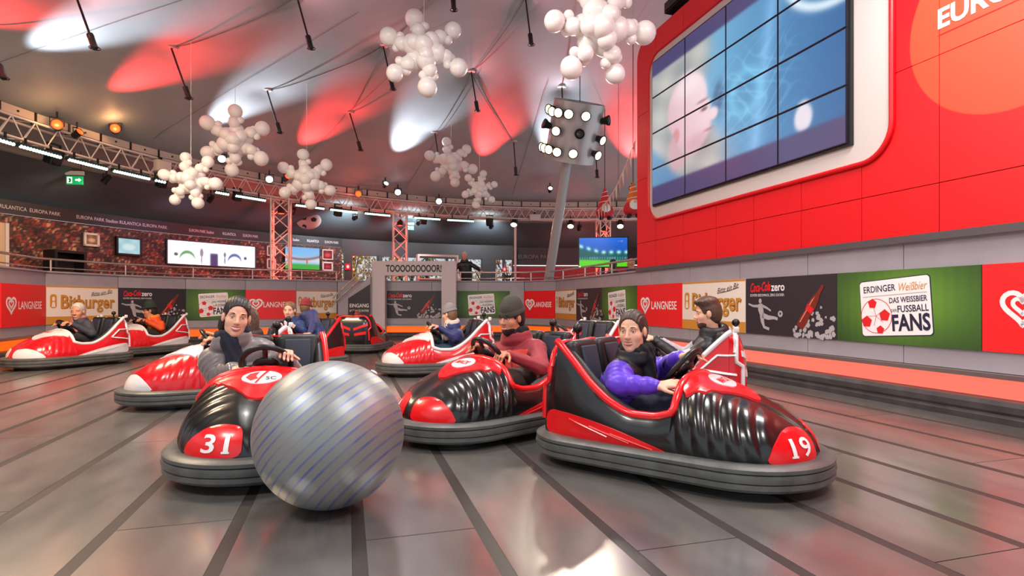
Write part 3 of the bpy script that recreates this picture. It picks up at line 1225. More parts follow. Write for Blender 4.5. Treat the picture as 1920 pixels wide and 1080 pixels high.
# ================================================================== goal frame and stairs
gd = 15.35
gx = lambda px: (px - CX) / F * gd
M_GOAL = mat('goal_frame_grey', (196, 186, 190), .5, noise=(2, .04))
g = thing('goal_frame', 'pale grey goal frame with black lettering across its crossbar', 'goal', (gx(697), gd, 0))
gw = gx(855) - gx(697)
ztop, zbar = 2.13, 1.74
for x0, x1 in ((0, gx(722) - gx(697)), (gw - (gx(855) - gx(828)), gw)):
    MB().box(((x0 + x1) / 2, .1, ztop / 2), (x1 - x0, .24, ztop)).build('post', M_GOAL, g)
MB().box((gw / 2, .1, (ztop + zbar) / 2), (gw - .002, .245, ztop - zbar)).build('crossbar', M_GOAL, g)
put_text('TOOOOOOOOOR!', g, M_PRTINK, gw * .5, (ztop + zbar) / 2 - .005, gw * .66, .2, -.025, bold=.035)

sx = gx(636)
st = thing('staircase', 'grey stair enclosure with sloping steel rail and dark entrance sign beside the goal frame', 'staircase', (sx, 15.18, 0))
sw = gx(697) - sx
MB().prism([(0, 0), (sw, 0), (sw, 1.72), (.02, .98)], .02, .32).build('side_wall', M_GREY, st)
MB().prism([(sw * .33, .62), (sw - .005, .62), (sw - .005, 1.5), (sw * .33, 1.12)], .0, .03).build('sign_board', mat('sign_board', (46, 42, 50), .5), st)
put_text('EINGANG', st, M_PRWHITE, sw * .67, .93, sw * .58, .10, -.004, bold=.01)
put_text('ENTRANCE ENTRÉE', st, M_PRWHITE, sw * .67, .80, sw * .58, .07, -.004)
for dz in (.16, .34):
    MB().tube([(-.12, .0, .78 + dz), (0, 0, .92 + dz), (sw, 0, 1.72 + dz)], .018, 8).build('rail', M_RAIL, st, 60)
for x in (.06, sw * .5, sw - .05):
    MB().cyl((x, .05, .9 + x * .8 / sw), (x, 0, 1.28 + x * .8 / sw), .014, n=8).build('post', M_RAIL, st, 60)
for k in range(5):
    MB().box((.15 + k * .16, .62, .09 + k * .17), (.17, .6, .18 + k * .34)).build('step', M_WALK, st)

# ================================================================== things on the mural wall
def on_mural(px0, py0, px1, py1, R=R_MURAL - .03):
    a, b = ray_circle(px0, R), ray_circle(px1, R)
    rz, L = seg_frame(a, b)
    d = (a.y + b.y) / 2
    z0, z1 = H + (HY - py1) / F * d, H + (HY - py0) / F * d
    return (a.x, a.y, z0), rz, L, z1 - z0


def framed(px0, py0, px1, py1, label, fmat, fn, es=0.0, name='picture_frame', cat='picture', bw=.05, dep=.05, nx=24, ny=14):
    loc, rz, w, h = on_mural(px0, py0, px1, py1, R_MURAL - .045)
    t = thing(name, label, cat, loc, rz)
    mb = MB()
    for c, s in (((w / 2, 0, bw / 2), (w, dep, bw)), ((w / 2, 0, h - bw / 2), (w, dep, bw)), ((bw / 2, 0, h / 2), (bw, dep, h)), ((w - bw / 2, 0, h / 2), (bw, dep, h))):
        mb.box(c, s)
    mb.box((w / 2, dep * .3, h / 2), (w, dep * .4, h))
    mb.build('frame', fmat, t)
    painted('screen' if es else 'print', w - 2 * bw, h - 2 * bw, nx, ny, fn, attr_mat('screen_picture' if es == 1.0 else 'lit_print' if es else 'framed_print', .3, es), t, w / 2, bw, -dep * .1 + .0)
    return t


def const(*c):
    return lambda u, v: np.tile(np.array(c, float), (len(u), 1))


def photo_fn(a, b, c):
    def f(u, v):
        t = np.clip(.5 + .5 * np.sin(u * 9 + 1) * np.cos(v * 7), 0, 1)[:, None]
        o = np.array(a)[None] * (1 - t) + np.array(b)[None] * t
        k = soft(np.hypot((u - .5) / .3, (v - .45) / .22) - 1, .1)[:, None]
        return o * (1 - k) + np.array(c)[None] * k
    return f


M_FRWHITE = mat('frame_white', (226, 216, 206), .5)
framed(157, 437, 186, 462, 'white framed small picture on the crowd mural', M_FRWHITE, photo_fn((170, 120, 80), (120, 90, 70), (220, 190, 150)))
framed(500, 461, 517, 480, 'upper white framed picture next to the red lit truss tower', M_FRWHITE, photo_fn((100, 60, 60), (60, 40, 50), (160, 90, 80)), bw=.04)
framed(500, 485, 517, 504, 'lower white framed picture next to the red lit truss tower', M_FRWHITE, photo_fn((90, 50, 60), (60, 40, 50), (140, 80, 80)), bw=.04)
framed(604, 468, 624, 487, 'upper red shirt picture between television and window', M_FRWHITE, photo_fn((120, 40, 50), (90, 30, 40), (210, 60, 66)), bw=.03)
framed(604, 491, 624, 508, 'lower red shirt picture between television and window', M_FRWHITE, photo_fn((120, 40, 50), (90, 30, 40), (190, 50, 60)), bw=.05)
framed(217, 445, 265, 479, 'dark wall monitor with a pale blue menu screen', M_BLACK, photo_fn((150, 196, 206), (176, 214, 220), (206, 226, 226)), 1.0, 'monitor', 'monitor', .045, .09)


def trophies(u, v):
    col = np.tile(np.array((244, 246, 255.)), (len(u), 1))
    def blob(x, z, rx, rz, c, w=.08):
        nonlocal col
        k = soft(np.hypot((u - x) / rx, (v - z) / rz) - 1, w)[:, None]
        col = col * (1 - k) + np.array(c)[None] * k
    blob(.09, .42, .022, .08, (70, 70, 84))
    blob(.88, .42, .020, .08, (70, 70, 84))
    for x, c in ((.21, (60, 120, 70)), (.75, (60, 70, 120))):
        arc = soft(np.abs((v - .12) - .42 * np.sqrt(np.clip(1 - ((u - x) / .09) ** 2, 0, 1))) - .07, .02) * soft(np.abs(u - x) - .085, .006)
        col = col * (1 - arc[:, None]) + np.array(c)[None] * arc[:, None]
    blob(.365, .55, .02, .20, (110, 112, 128))
    blob(.365, .22, .008, .2, (110, 112, 128))
    blob(.63, .52, .014, .12, (90, 92, 108))
    blob(.63, .25, .006, .2, (90, 92, 108))
    k = (soft(np.abs(u - .505) - .045, .004) * soft(v - .55, .02))[:, None]
    return col * (1 - k) + np.array((44, 46, 86))[None] * k


framed(311, 455, 479, 500, 'long white backlit trophy case with dark silhouettes', mat('case_frame', (70, 60, 84), .4), trophies, 1.6, 'trophy_case', 'light box', .03, .10, 120, 24)


def stadium(u, v):
    col = np.array((150, 205, 245))[None] * (1 - v[:, None]) + np.array((120, 180, 235))[None] * v[:, None] * 1.0
    st_ = (soft(v - .55 - .25 * (u - .5) ** 2 * 2, .02) * soft(.32 - v, .02))[:, None]
    col = col * (1 - st_) + np.array((214, 214, 222))[None] * st_
    d = (soft(np.abs(v - .46 - .5 * (u - .45) ** 2) - .05, .02))[:, None]
    col = col * (1 - d) + np.array((110, 96, 110))[None] * d
    g_ = soft(v - .24, .015)[:, None]
    col = col * (1 - g_) + np.array((56, 170, 60))[None] * g_
    p = soft(np.hypot((u - .63) / .025, (v - .36) / .14) - 1, .15)[:, None]
    return col * (1 - p) + np.array((210, 100, 60))[None] * p


framed(533, 463, 600, 506, 'flat television with a bright stadium picture behind the red lit truss tower', M_BLACK, stadium, 1.0, 'television', 'television', .02, .07, 50, 36)
# dark sideboard under the mural
loc, rz, w, h = on_mural(100, 470, 160, 500, R_MURAL - .35)
cb = thing('sideboard', 'low dark sideboard with open front against the crowd mural', 'cabinet', (loc[0], loc[1], Z_WALK), rz)
hh = loc[2] + h - Z_WALK
MB().box((w / 2, .15, hh - .03), (w, .4, .06)).build('top', M_BLACK, cb)
for x in (.03, w - .03):
    MB().box((x, .15, (hh - .06) / 2), (.06, .4, hh - .06)).build('side', M_BLACK, cb)
MB().box((w / 2, .32, hh / 2), (w - .12, .03, hh - .14)).build('back', mat('sideboard_back', (36, 26, 26), .6), cb)
MB().box((w / 2, .15, hh * .5), (w - .12, .36, .03)).build('shelf', M_BLACK, cb)
# pale door at the left end of the mural
loc, rz, w, h = on_mural(-46, 415, 11, 520)
dr = struct(bpy.data.objects.new('door_1', None), 'pale cream door in the crowd mural wall')
COL.objects.link(dr)
dr.location = (loc[0], loc[1], Z_WALK)
dr.rotation_euler = (0, 0, rz)
dh = H + (HY - 418) / F * ray_circle(5, R_MURAL).y - Z_WALK
MB().box((w / 2, 0, dh / 2), (w, .04, dh)).build('leaf', mat('door_cream', (216, 186, 150), .5), dr)
for x in (0, w):
    MB().box((x, -.01, dh / 2), (.07, .07, dh)).build('jamb', M_FRWHITE, dr)
MB().cyl((w - .12, -.06, dh * .48), (w - .24, -.06, dh * .48), .015, n=8).build('handle', M_STEEL, dr)

# half football decoration under the canopy
bp = ray_circle(579, 12.5)
bz = H + (HY - 414) / F * bp.y
fb = thing('football_decoration', 'big flattened black and white football ornament hung under the canopy', 'ornament', (bp.x, bp.y, bz), math.radians(-8))
ra, rb = .42, .27
MB().sphere((0, 0, 0), (ra, .12, rb), 28, 18).build('ball', mat('ornament_white', (190, 172, 172), .5), fb, 180)
for cx_, cz_, q in ((-.10, .09, .115), (.22, .02, .10), (-.11, -.19, .09), (.12, -.16, .0), (.30, .12, 0), (-.3, -.02, .0)):
    if q:
        pts = []
        for a in np.linspace(0, 2 * PI, 6)[:-1]:
            x, z = cx_ + q * math.cos(a + .3), cz_ + q * .8 * math.sin(a + .3)
            pts.append((x, z))
        vv = [(cx_, -.12 * math.sqrt(max(1 - (cx_ / ra) ** 2 - (cz_ / rb) ** 2, .01)) - .006, cz_)]
        for x, z in pts:
            vv.append((x, -.12 * math.sqrt(max(1 - (x / ra) ** 2 - (z / rb) ** 2, .01)) - .006, z))
        MB().add(vv, [(0, 1 + k, 1 + (k + 1) % 5) for k in range(5)]).build('patch', M_PRTINK, fb)
MB().cyl((0, 0, rb * .9), (0, 0, .75), .006, n=6).build('hanger', M_DARKMETAL, fb)

# exit signs
def exit_sign(px, py, d, w, label):
    p = at(px, py, d)
    e = thing('exit_sign', label, 'exit sign', p, math.radians(6))
    MB().box((0, .02, .08), (w, .06, w * .22)).build('housing', M_FRWHITE, e)
    MB().box((0, .02, -w * .22), (w * .92, .03, w * .5)).build('sign_face', mat('exit_green', (20, 150, 90), .4, emit=(20, 170, 100), es=.7), e)
    wm_ = mat('exit_white', (250, 255, 250), .4, emit=(240, 255, 245), es=1.0)
    y = -.002
    poly2d(e, 'arrow', wm_, [(.02, -w * .25), (w * .26, -w * .25), (w * .26, -w * .32), (w * .4, -w * .2), (w * .26, -w * .08), (w * .26, -w * .15), (.02, -w * .15)], y)
    poly2d(e, 'door_symbol', wm_, [(-w * .4, -w * .4), (-w * .12, -w * .4), (-w * .12, -w * .03), (-w * .4, -w * .03)], y)
    poly2d(e, 'running_figure', mat('exit_green2', (20, 150, 90), .4), [(-w * .32, -w * .36), (-w * .26, -w * .22), (-w * .34, -w * .16), (-w * .22, -w * .08), (-w * .16, -w * .2), (-w * .2, -w * .36)], y - .003)
    for x in (-w * .35, w * .35):
        MB().cyl((x, .02, .08), (x, .02, .85), .006, n=6).build('hanger', M_DARKMETAL, e)
    return e


exit_sign(139, 331, 12.4, .36, 'green lit exit sign with white arrow hung below the light bars')
exit_sign(769, 424, 19.5, .26, 'small green lit exit sign beside the truss tower behind the goal frame')

# ================================================================== seating alcove on the right
M_ALC = mat('alcove_red', (150, 22, 40), .55, noise=(2, .1))
a0, a1 = az_of(ray_circle(966, R_MURAL)), az_of(ray_circle(1260, R_MURAL))
struct(arc_sheet('wall_alcove', R_MURAL + .6, Z_WALK, R_MURAL + .6, 2.45, a0, a1, M_ALC, 24, 2), 'dark red wall of the seating alcove')
alc = struct(arc_sheet('wall_alcove_band', R_MURAL + .58, 2.45, R_MURAL + .58, 3.3, a0, a1, mat('alcove_dark', (44, 38, 42), .6), 24, 1), 'dark band above the red seating alcove')
MB().tube([polar(R_MURAL + .5, a0 + (a1 - a0) * t, 2.5) for t in np.linspace(0, 1, 12)], .02, 6).build('light_line', mat('light_line', (240, 220, 220), .4, emit=(255, 225, 220), es=1.2), alc)
arc_text('EUROPA PARK', az_of(ray_circle(1005, R_MURAL + .5)), R_MURAL + .5, 2.85, .16, mat('dim_lettering', (110, 100, 104), .5), alc)
for i, px in enumerate((990, 1025, 1062, 1100)):
    p = ray_circle(px, R_MURAL - .2)
    bq = thing('bench_seat', 'dark red padded bench with sloping back in the seating alcove', 'bench', (p.x, p.y, Z_WALK), az_of(p) - PI / 2, 'benches in the seating alcove')
    v, f = rbox((.62, .4, .12), .04)
    MB().add([q + Vector((0, 0, .4)) for q in v], f).build('seat', M_ALC, bq, 50)
    v, f = rbox((.62, .1, .5), .04)
    MB().add([Euler((-.25, 0, 0)).to_matrix() @ q + Vector((0, .2, .68)) for q in v], f).build('backrest', M_ALC, bq, 50)
    MB().box((0, 0, .18), (.56, .34, .36)).build('plinth', M_BLACK, bq)
ft = thing('counter', 'low red counter with pale curved line in front of the seating alcove', 'counter', (*ray_circle(1040, 12.2), Z_WALK), az_of(ray_circle(1040, 12.2)) - PI / 2)
MB().box((0, 0, .42), (2.6, .3, .84)).build('front', mat('counter_red', (186, 20, 36), .45), ft)
MB().box((0, 0, .86), (2.7, .42, .05)).build('top', M_DARKMETAL, ft)
stroke([(x, .42 + .18 * math.sin(x * 3)) for x in np.linspace(-1.2, 1.2, 30)], .03, ft, 'line', M_PRGREY, -.155)

# big television in the alcove
def pitch(u, v):
    col = np.array((20, 60, 150))[None] * (1 - v[:, None]) + np.array((30, 110, 225))[None] * v[:, None]
    band_ = (soft(v - .50 - .35 * np.clip(.45 - u, 0, 1), .03) * soft(.25 - v, .02))[:, None]
    col = col * (1 - band_) + np.array((16, 92, 92))[None] * band_
    lt = (np.exp(-((v - .5 - .5 * np.clip(.45 - u, 0, 1)) / .06) ** 2) * (.5 + .5 * np.sin(u * 40)))[:, None]
    col = col * (1 - lt) + np.array((190, 255, 235))[None] * lt
    rw_ = (soft(np.abs(v - .30) - .03, .01) * (np.sin(u * 120) > 0))[:, None] * .5
    col = col * (1 - rw_) + np.array((210, 240, 240))[None] * rw_
    g_ = soft(v - .25 + .03 * u, .012)[:, None]
    return col * (1 - g_) + np.array((96, 214, 30))[None] * g_


p = at(1131, 500, 14.6)
tv = thing('television', 'large flat television with a green football pitch above the alcove handrail', 'television', (p.x, p.y, p.z), math.radians(-6))
tw, th = 89 / F * 14.6, 54 / F * 14.6
MB().box((0, .035, th / 2), (tw + .05, .07, th + .05)).build('housing', M_BLACK, tv)
painted('screen', tw, th, 60, 40, pitch, M_SCREEN, tv, 0, 0, -.003)
put_text('1:0', tv, M_PRWHITE, tw * .36, th * .88, tw * .1, th * .05, -.006, 'score')
MB().box((0, .09, -.25 - (p.z - Z_WALK - .5) * .5 + .25), (.09, .05, p.z - Z_WALK)).build('stand', M_BLACK, tv)
MB().box((0, .09, Z_WALK - p.z + .02), (.5, .4, .04)).build('stand_foot', M_BLACK, tv)
po = MB().cyl((0, 0, 0), (0, 0, at(966, 426, 16.6).z - Z_WALK), .035, n=12).build('slim_post', mat('pink_post', (220, 176, 180), .4), smooth=60)
po.location = (at(966, 426, 16.6).x, 16.6, Z_WALK)
tag(po, 'slim pale post at the corner of the seating alcove', 'post')
# pale service counter seen behind the goal frame
p = ray_circle(820, 12.6)
ks = thing('serving_hatch', 'pale framed serving hatch behind the goal frame', 'kiosk', (p.x, p.y, Z_WALK), az_of(p) - PI / 2)
for x in (-.72, .72):
    MB().box((x, 0, .9), (.07, .3, 1.8)).build('post', M_FRWHITE, ks)
MB().box((0, 0, 1.78), (1.5, .32, .07)).build('beam', M_FRWHITE, ks)
MB().box((0, 0, .45), (1.4, .3, .9)).build('front', mat('hatch_brown', (110, 74, 70), .6), ks)
MB().box((0, 0, .93), (1.5, .4, .05)).build('worktop', M_FRWHITE, ks)
for px, py in ((652, 500), (946, 505)):
    p = ray_circle(px, R_MURAL - .1)
    q = H + (HY - py) / F * p.y
    sgn = thing('fire_point_sign', 'small red square sign with white mark ' + ('beside the end of the crowd mural' if px < 800 else 'behind the attendant at the windows'), 'sign', (p.x, p.y, q), az_of(p) - PI / 2)
    MB().box((0, 0, 0), (.19, .02, .22)).build('plate', M_PRRED, sgn)
    poly2d(sgn, 'mark', M_PRWHITE, ell(0, 0, .05, .06, 12), -.014)
# ================================================================== ring truss with lamps
RT = 11.0
TZ0, TZ1, TW = 3.92, 4.30, .34
TA0, TA1 = math.radians(64), math.radians(196)
tr = thing('ring_truss', 'long curved aluminium box truss ringing the hall under the tent roof', 'truss')
cyl_unit = MB().cyl((0, 0, 0), (0, 0, 1), 1, n=7).mesh('brace', M_TRUSS, 60)


def rod(parent, a, b, r, name='brace', base=Vector((0, 0, 0))):
    a, b = Vector(a), Vector(b)
    d = b - a
    o = inst(name, cyl_unit, parent, a - base, d.to_track_quat('Z', 'Y').to_euler(), (r, r, d.length))
    return o


na = 120
for R in (RT - TW / 2, RT + TW / 2):
    for z in (TZ0, TZ1):
        MB().tube([polar(R, TA0 + (TA1 - TA0) * i / na, z) for i in range(na + 1)], .026, 8).build('chord', M_TRUSS, tr, 60)
nb = 56
for i in range(nb):
    a = TA0 + (TA1 - TA0) * i / nb
    b = TA0 + (TA1 - TA0) * (i + .5) / nb
    c = TA0 + (TA1 - TA0) * (i + 1) / nb
    Ri, Ro = RT - TW / 2, RT + TW / 2
    rod(tr, polar(Ri, a, TZ1), polar(Ri, b, TZ0), .012)
    rod(tr, polar(Ri, b, TZ0), polar(Ri, c, TZ1), .012)
    rod(tr, polar(Ro, b, TZ1), polar(Ro, c, TZ0), .012)
    rod(tr, polar(Ri, b, TZ0), polar(Ro, c, TZ0), .010)
    if i % 2 == 0:
        rod(tr, polar(Ri, a, TZ1), polar(Ro, b, TZ1), .010)
# flat beam with holes that rides above the truss
M_BEAM = mat('ring_beam', (196, 182, 170), .5)
nbm = 38
for i in range(nbm):
    a, b = TA0 + (TA1 - TA0) * i / nbm, TA0 + (TA1 - TA0) * (i + 1) / nbm
    p, q = polar(RT + .02, a), polar(RT + .02, b)
    rz, L = seg_frame(p.xy, q.xy)
    o = MB().box((L / 2, 0, 0), (L - .012, .06, .15)).build('beam', M_BEAM, tr)
    o.location = (p.x, p.y, TZ1 + .16)
    o.rotation_euler = (0, 0, rz)
    o = MB().box((0, 0, -.03), (.035, .1, .22)).build('bracket', M_DARKMETAL, tr)
    o.location = (p.x, p.y, TZ1 + .16)
    o.rotation_euler = (0, 0, rz)
    o = MB().cyl((L * .5, .045, .0), (L * .5, -.045, 0), .02, n=8).build('hole', M_DARKMETAL, tr)
    o.location = (p.x, p.y, TZ1 + .16)
    o.rotation_euler = (0, 0, rz)

# light battens under the ring
M_LED = mat('batten_leds', (230, 255, 246), .4, emit=(206, 255, 238), es=4.0)
M_BAT = mat('batten_body', (28, 44, 42), .5)
dot = MB().sphere((0, 0, 0), 1, 8, 6).mesh('diode', M_LED, 180)
for a, b in ((-40, 24), (33, 112), (125, 199), (210, 279), (288, 309), (402, 428), (440, 497), (553, 607), (618, 669), (683, 731), (776, 825), (838, 888)):
    Rb = RT - .30
    p, q = ray_circle(a, Rb), ray_circle(b, Rb)
    rz, L = seg_frame(p, q)
    t = thing('light_batten', 'slim dark light bar with a row of white diodes under the ring truss', 'light bar', (p.x, p.y, TZ0 - .17), rz, 'light bars under the ring truss')
    MB().box((L / 2, 0, .03), (L, .09, .07)).build('housing', M_BAT, t)
    n = max(4, int(L / .055))
    for k in range(n):
        inst('diode', dot, t, ((k + .5) * L / n, -.035, -.004), (0, 0, 0), (.026, .034, .03))
    for x in (L * .2, L * .8):
        MB().box((x, .02, .12), (.03, .03, .12)).build('clamp', M_DARKMETAL, t)


# moving heads / par lamps on the ring
M_LENS_W = mat('lens_white', (255, 255, 255), .3, emit=(225, 235, 255), es=9)
M_LENS_R = mat('lens_red', (255, 60, 20), .3, emit=(255, 52, 14), es=7)
M_LENS_A = mat('lens_warm', (255, 220, 160), .3, emit=(255, 226, 170), es=8)


def par_lamp(p, aim, lens, label, r=.095, L=.22, group=None):
    """can lamp: shell, lens, yoke, clamp; the lens shines along aim"""
    t = thing('stage_lamp', label, 'stage lamp', p, 0, group)
    aim = Vector(aim).normalized()
    q = aim.to_track_quat('Z', 'Y')
    MB().lathe([(r * .45, -L * .55), (r * .8, -L * .5), (r * .95, -L * .1), (r, L * .45), (r * 1.08, L * .5), (r * 1.0, L * .5), (r * .94, L * .44)], (0, 0, 0), 16, q).build('shell', M_BLACK, t, 50)
    MB().lathe([(r * .94, L * .445), (r * .7, L * .49), (r * .3, L * .515), (.002, L * .52)], (0, 0, 0), 16, q).build('lens', lens, t, 180)
    sd = aim.cross(Vector((0, 0, 1))).normalized()
    MB().tube([sd * r * 1.1, sd * r * 1.15 + Vector((0, 0, r * 1.6)), -sd * r * 1.15 + Vector((0, 0, r * 1.6)), -sd * r * 1.1], .012, 6).build('yoke', M_DARKMETAL, t)
    MB().cyl((0, 0, r * 1.55), (0, 0, r * 1.55 + .12), .018, n=8).build('clamp', M_DARKMETAL, t)
    return t


def in_dir(p, up):
    d = Vector((HC.x - p[0], HC.y - p[1], 0)).normalized()
    return Vector((d.x, d.y, up))


for px, py, lens, lb in ((107, 236, M_LENS_R, 'red glowing stage lamp inside the ring truss above the light bars'), (216, 243, M_LENS_R, 'red glowing stage lamp tilted up on top of the ring truss'),
                         (672, 365, M_LENS_R, 'small red glowing stage lamp on the ring truss between two truss towers'), (823, 379, M_LENS_W, 'brilliant white stage lamp on the ring truss behind the goal frame'),
                         (505, 338, M_LENS_W, 'small white stage lamp on the ring truss beside a snowflake cluster'), (746, 362, M_LENS_W, 'small white stage lamp above the truss tower behind the goal frame'),
                         (416, 300, M_LENS_W, 'white stage lamp half hidden behind the grey balloon snowflake')):
    q = ray_circle(px, RT - .22)
    d = Vector((q.x, q.y, H + (HY - py) / F * q.y))
    par_lamp(d, (-d.x * .5, -d.y * .5, .4), lens, lb)
    if lens is M_LENS_R:
        lamp('POINT', 'truss_fill_light', d + Vector((-d.x, -d.y, 1)).normalized() * .3, 7 if px < 300 else 5, (1, .5, .2) if px < 300 else (1, .12, .08), None, .06)  # points added by the red lamps; the amber ones warm the left truss
for px, py, lb in ((964, 417, 'warm lamp on the ring truss above the slim pale post'), (1070, 420, 'warm lamp on the ring truss beside the leaning column'), (1163, 420, 'warm lamp on the ring truss below the hanging gnome')):
    q = ray_circle(px, RT - .1)
    par_lamp(Vector((q.x, q.y, H + (HY - py) / F * q.y)), (-.1, -.6, -.8), M_LENS_A, lb, .11, .26)
    lamp('SPOT', 'warm_lamp_light', (q.x, q.y - .3, H + (HY - py) / F * q.y - .15), 120, (1, .85, .62), (q.x * .5, q.y - 6, 0), .1, None, 80, .8)

# roof wash: red and white beams thrown up at the fabric from lamps on the ring
for i, (px, py, c) in enumerate(((40, 95, 'w'), (205, 170, 'r'), (392, 235, 'w'), (565, 272, 'r'), (742, 288, 'w'), (905, 295, 'r'), (1038, 300, 'w'), (1185, 300, 'r'), (-140, 60, 'r'))):
    p = ray_tent(px, py)
    az = az_of(p)
    r = math.hypot(p.x - HC.x, p.y - HC.y)
    src = polar(r + .75, az, tent_z(r + .75) - .55)
    tgt = polar(r - 2.4, az, tent_z(r - 2.4) + .1)
    aim = tgt - src
    par_lamp(src, aim, M_LENS_W if c == 'w' else M_LENS_R, ('white' if c == 'w' else 'red') + ' wash lamp on the ring truss throwing its beam up the tent roof', .07, .18, 'wash lamps on the ring truss')
    e = 1900 if c == 'w' else 2900
    lamp('SPOT', 'roof_wash', src + aim.normalized() * .14, e, (.80, .87, 1.0) if c == 'w' else (1.0, .035, .035), tgt, .05, None, 40, 1.0)

# black loudspeakers hung below the ring
for px, py, w in ((101, 294, 26), (303, 342, 18), (445, 368, 16), (634, 397, 15), (794, 413, 13), (918, 416, 13)):
    q = ray_circle(px, RT - .05)
    z = H + (HY - py) / F * q.y
    t = thing('loudspeaker', 'black loudspeaker hanging on a yoke below the ring truss', 'loudspeaker', (q.x, q.y, z), az_of(q) - PI / 2, 'loudspeakers below the ring truss')
    s = w / F * q.y
    v, f = rbox((s * .9, s * .8, s * 1.15), .03)
    R = Euler((.35, 0, 0)).to_matrix()
    MB().add([R @ k for k in v], f).build('cabinet', M_BLACK, t, 50)
    MB().cyl(R @ Vector((0, -s * .41, -.1 * s)), R @ Vector((0, -s * .36, -.1 * s)), s * .33, n=18).build('cone', M_DARKMETAL, t)
    hz = TZ0 - z
    for x in (-s * .48, s * .48):
        MB().box((x, 0, s * .4), (.02, .04, s)).build('yoke_arm', M_DARKMETAL, t)
    MB().box((0, 0, s * .9), (s, .05, .03)).build('yoke_bar', M_DARKMETAL, t)
    MB().cyl((0, 0, s * .9), (0, 0, max(hz, s)), .015, n=6).build('hanger', M_DARKMETAL, t)
# pale junction boxes on the ring
for px, py, w, h, lb in ((305, 312, 28, 21, 'pale square box fixed to the ring truss between light bars'), (1003, 408, 21, 12, 'pale flat box fixed to the ring truss beside the leaning column')):
    q = ray_circle(px, RT - .3)
    s = q.y / F
    t = thing('junction_box', lb, 'box', (q.x, q.y, H + (HY - py) / F * q.y), az_of(q) - PI / 2)
    v, f = rbox((w * s, .16, h * s), .015, 2)
    MB().add(v, f).build('case', M_BEAM, t, 50)
    MB().box((0, -.083, 0), (w * s * .82, .01, h * s * .8)).build('lid', mat('box_lid', (214, 198, 186), .5), t)
    MB().box((0, .1, h * s * .45), (.06, .1, .2)).build('bracket', M_DARKMETAL, t)


# ================================================================== truss towers
def tower(px, ztop, R, wpx, label, lit=True):
    q = ray_circle(px, R)
    w = wpx / F * q.y
    t = thing('truss_tower', label, 'truss tower', (q.x, q.y, Z_WALK), .25)
    hh = ztop - Z_WALK
    m = w / 2
    for x in (-m, m):
        for y in (-m, m):
            rod(t, (x, y, 0), (x, y, hh), .026, 'chord')
    nbay = int(hh / (w * .9))
    for k in range(nbay):
        z0, z1 = hh * k / nbay, hh * (k + 1) / nbay
        for (ax, ay), (bx, by) in (((-m, -m), (m, -m)), ((m, -m), (m, m)), ((-m, m), (m, m)), ((-m, -m), (-m, m))):
            if k % 2:
                ax, ay, bx, by = bx, by, ax, ay
            rod(t, (ax, ay, z0), (bx, by, z1), .013)
            if (ax, ay, bx, by) in ((-m, -m, m, -m), (m, -m, -m, -m)):
                rod(t, (bx, by, z0), (ax, ay, z1), .013)
    MB().box((0, 0, .01), (w + .2, w + .2, .02)).build('base_plate', M_DARKMETAL, t)
    if lit:
        u = par_lamp(Vector((q.x, q.y, ztop - .32)), (0, 0, -1), M_LENS_R, 'red lamp atop the truss tower ' + ' '.join(label.split('truss tower ')[1].split()[:6]), .1, .2)
        for k in range(5):
            lamp('POINT', 'tower_red_fill', (q.x, q.y, Z_WALK + .35 + k * (ztop - Z_WALK - .9) / 4), 22, (1, .05, .03), None, .04)  # unseen red points added inside the tower to redden its bars
    return t


tower(527, TZ0, 10.95, 31, 'red lit truss tower in front of the television on the mural wall')
tower(750, TZ0, 10.95, 25, 'red lit truss tower standing behind the goal frame')
tower(1131, TZ0, 10.95, 20, 'red lit truss tower behind the hanging gnome')

# ================================================================== leaning column with floodlight pod
c0 = at(1028, 528, 15.75)
c1 = at(1064, 300, 13.8)
base = Vector((c0.x, c0.y, Z_WALK))
ax = (c1 - c0).normalized()
col_ = thing('floodlight_mast', 'thick grey leaning mast carrying a drum of stadium floodlights', 'floodlight mast', base)
M_POD = mat('pod_steel', (196, 190, 190), .3, .45)
b0 = c0 + ax * ((Z_WALK - c0.z) / ax.z)
off = -base
MB().cyl(b0 + off, at(1064, 300, 13.8) + off, .13, .12, 24).build('mast', mat('mast_grey', (176, 172, 174), .38, .2), col_, 60)
MB().cyl(b0 + off, b0 + off + Vector((0, 0, .06)), .26, n=24).build('base_plate', M_DARKMETAL, col_, 60)
pc = at(1077, 247, 13.5) + off
tilt = ax.to_track_quat('Z', 'Y')
lean = Matrix.Rotation(math.radians(9), 3, 'Y') @ Matrix.Rotation(math.radians(24), 3, 'X')
RX, RY, PHH = .60, .40, .68
nn = 44
vv, ff = [], []
def podp(a, z, k=1.0):
    return pc + lean @ Vector((RX * k * math.cos(a), RY * k * math.sin(a), z))
for z, k in ((-PHH, 1.0), (PHH, 1.0), (PHH, .95), (-PHH, .95)):
    for i in range(nn):
        vv.append(podp(2 * PI * i / nn, z, k))
for j in range(4):
    for i in range(nn):
        l = (i + 1) % nn
        ff.append((j * nn + i, j * nn + l, ((j + 1) % 4) * nn + l, ((j + 1) % 4) * nn + i))
MB().add(vv, ff).build('drum', M_POD, col_, 60)
MB().cyl(podp(0, 0, 0) - lean @ Vector((0, 0, PHH * .95)), podp(0, 0, 0) + lean @ Vector((0, 0, PHH * .8)), .12, n=16).build('spine', M_DARKMETAL, col_, 60)
for z in (-PHH * .7, PHH * .7):
    for a in range(4):
        MB().cyl(podp(0, z, 0), podp(a * PI / 2 + .4, z, .97), .025, n=6).build('spoke', M_DARKMETAL, col_)
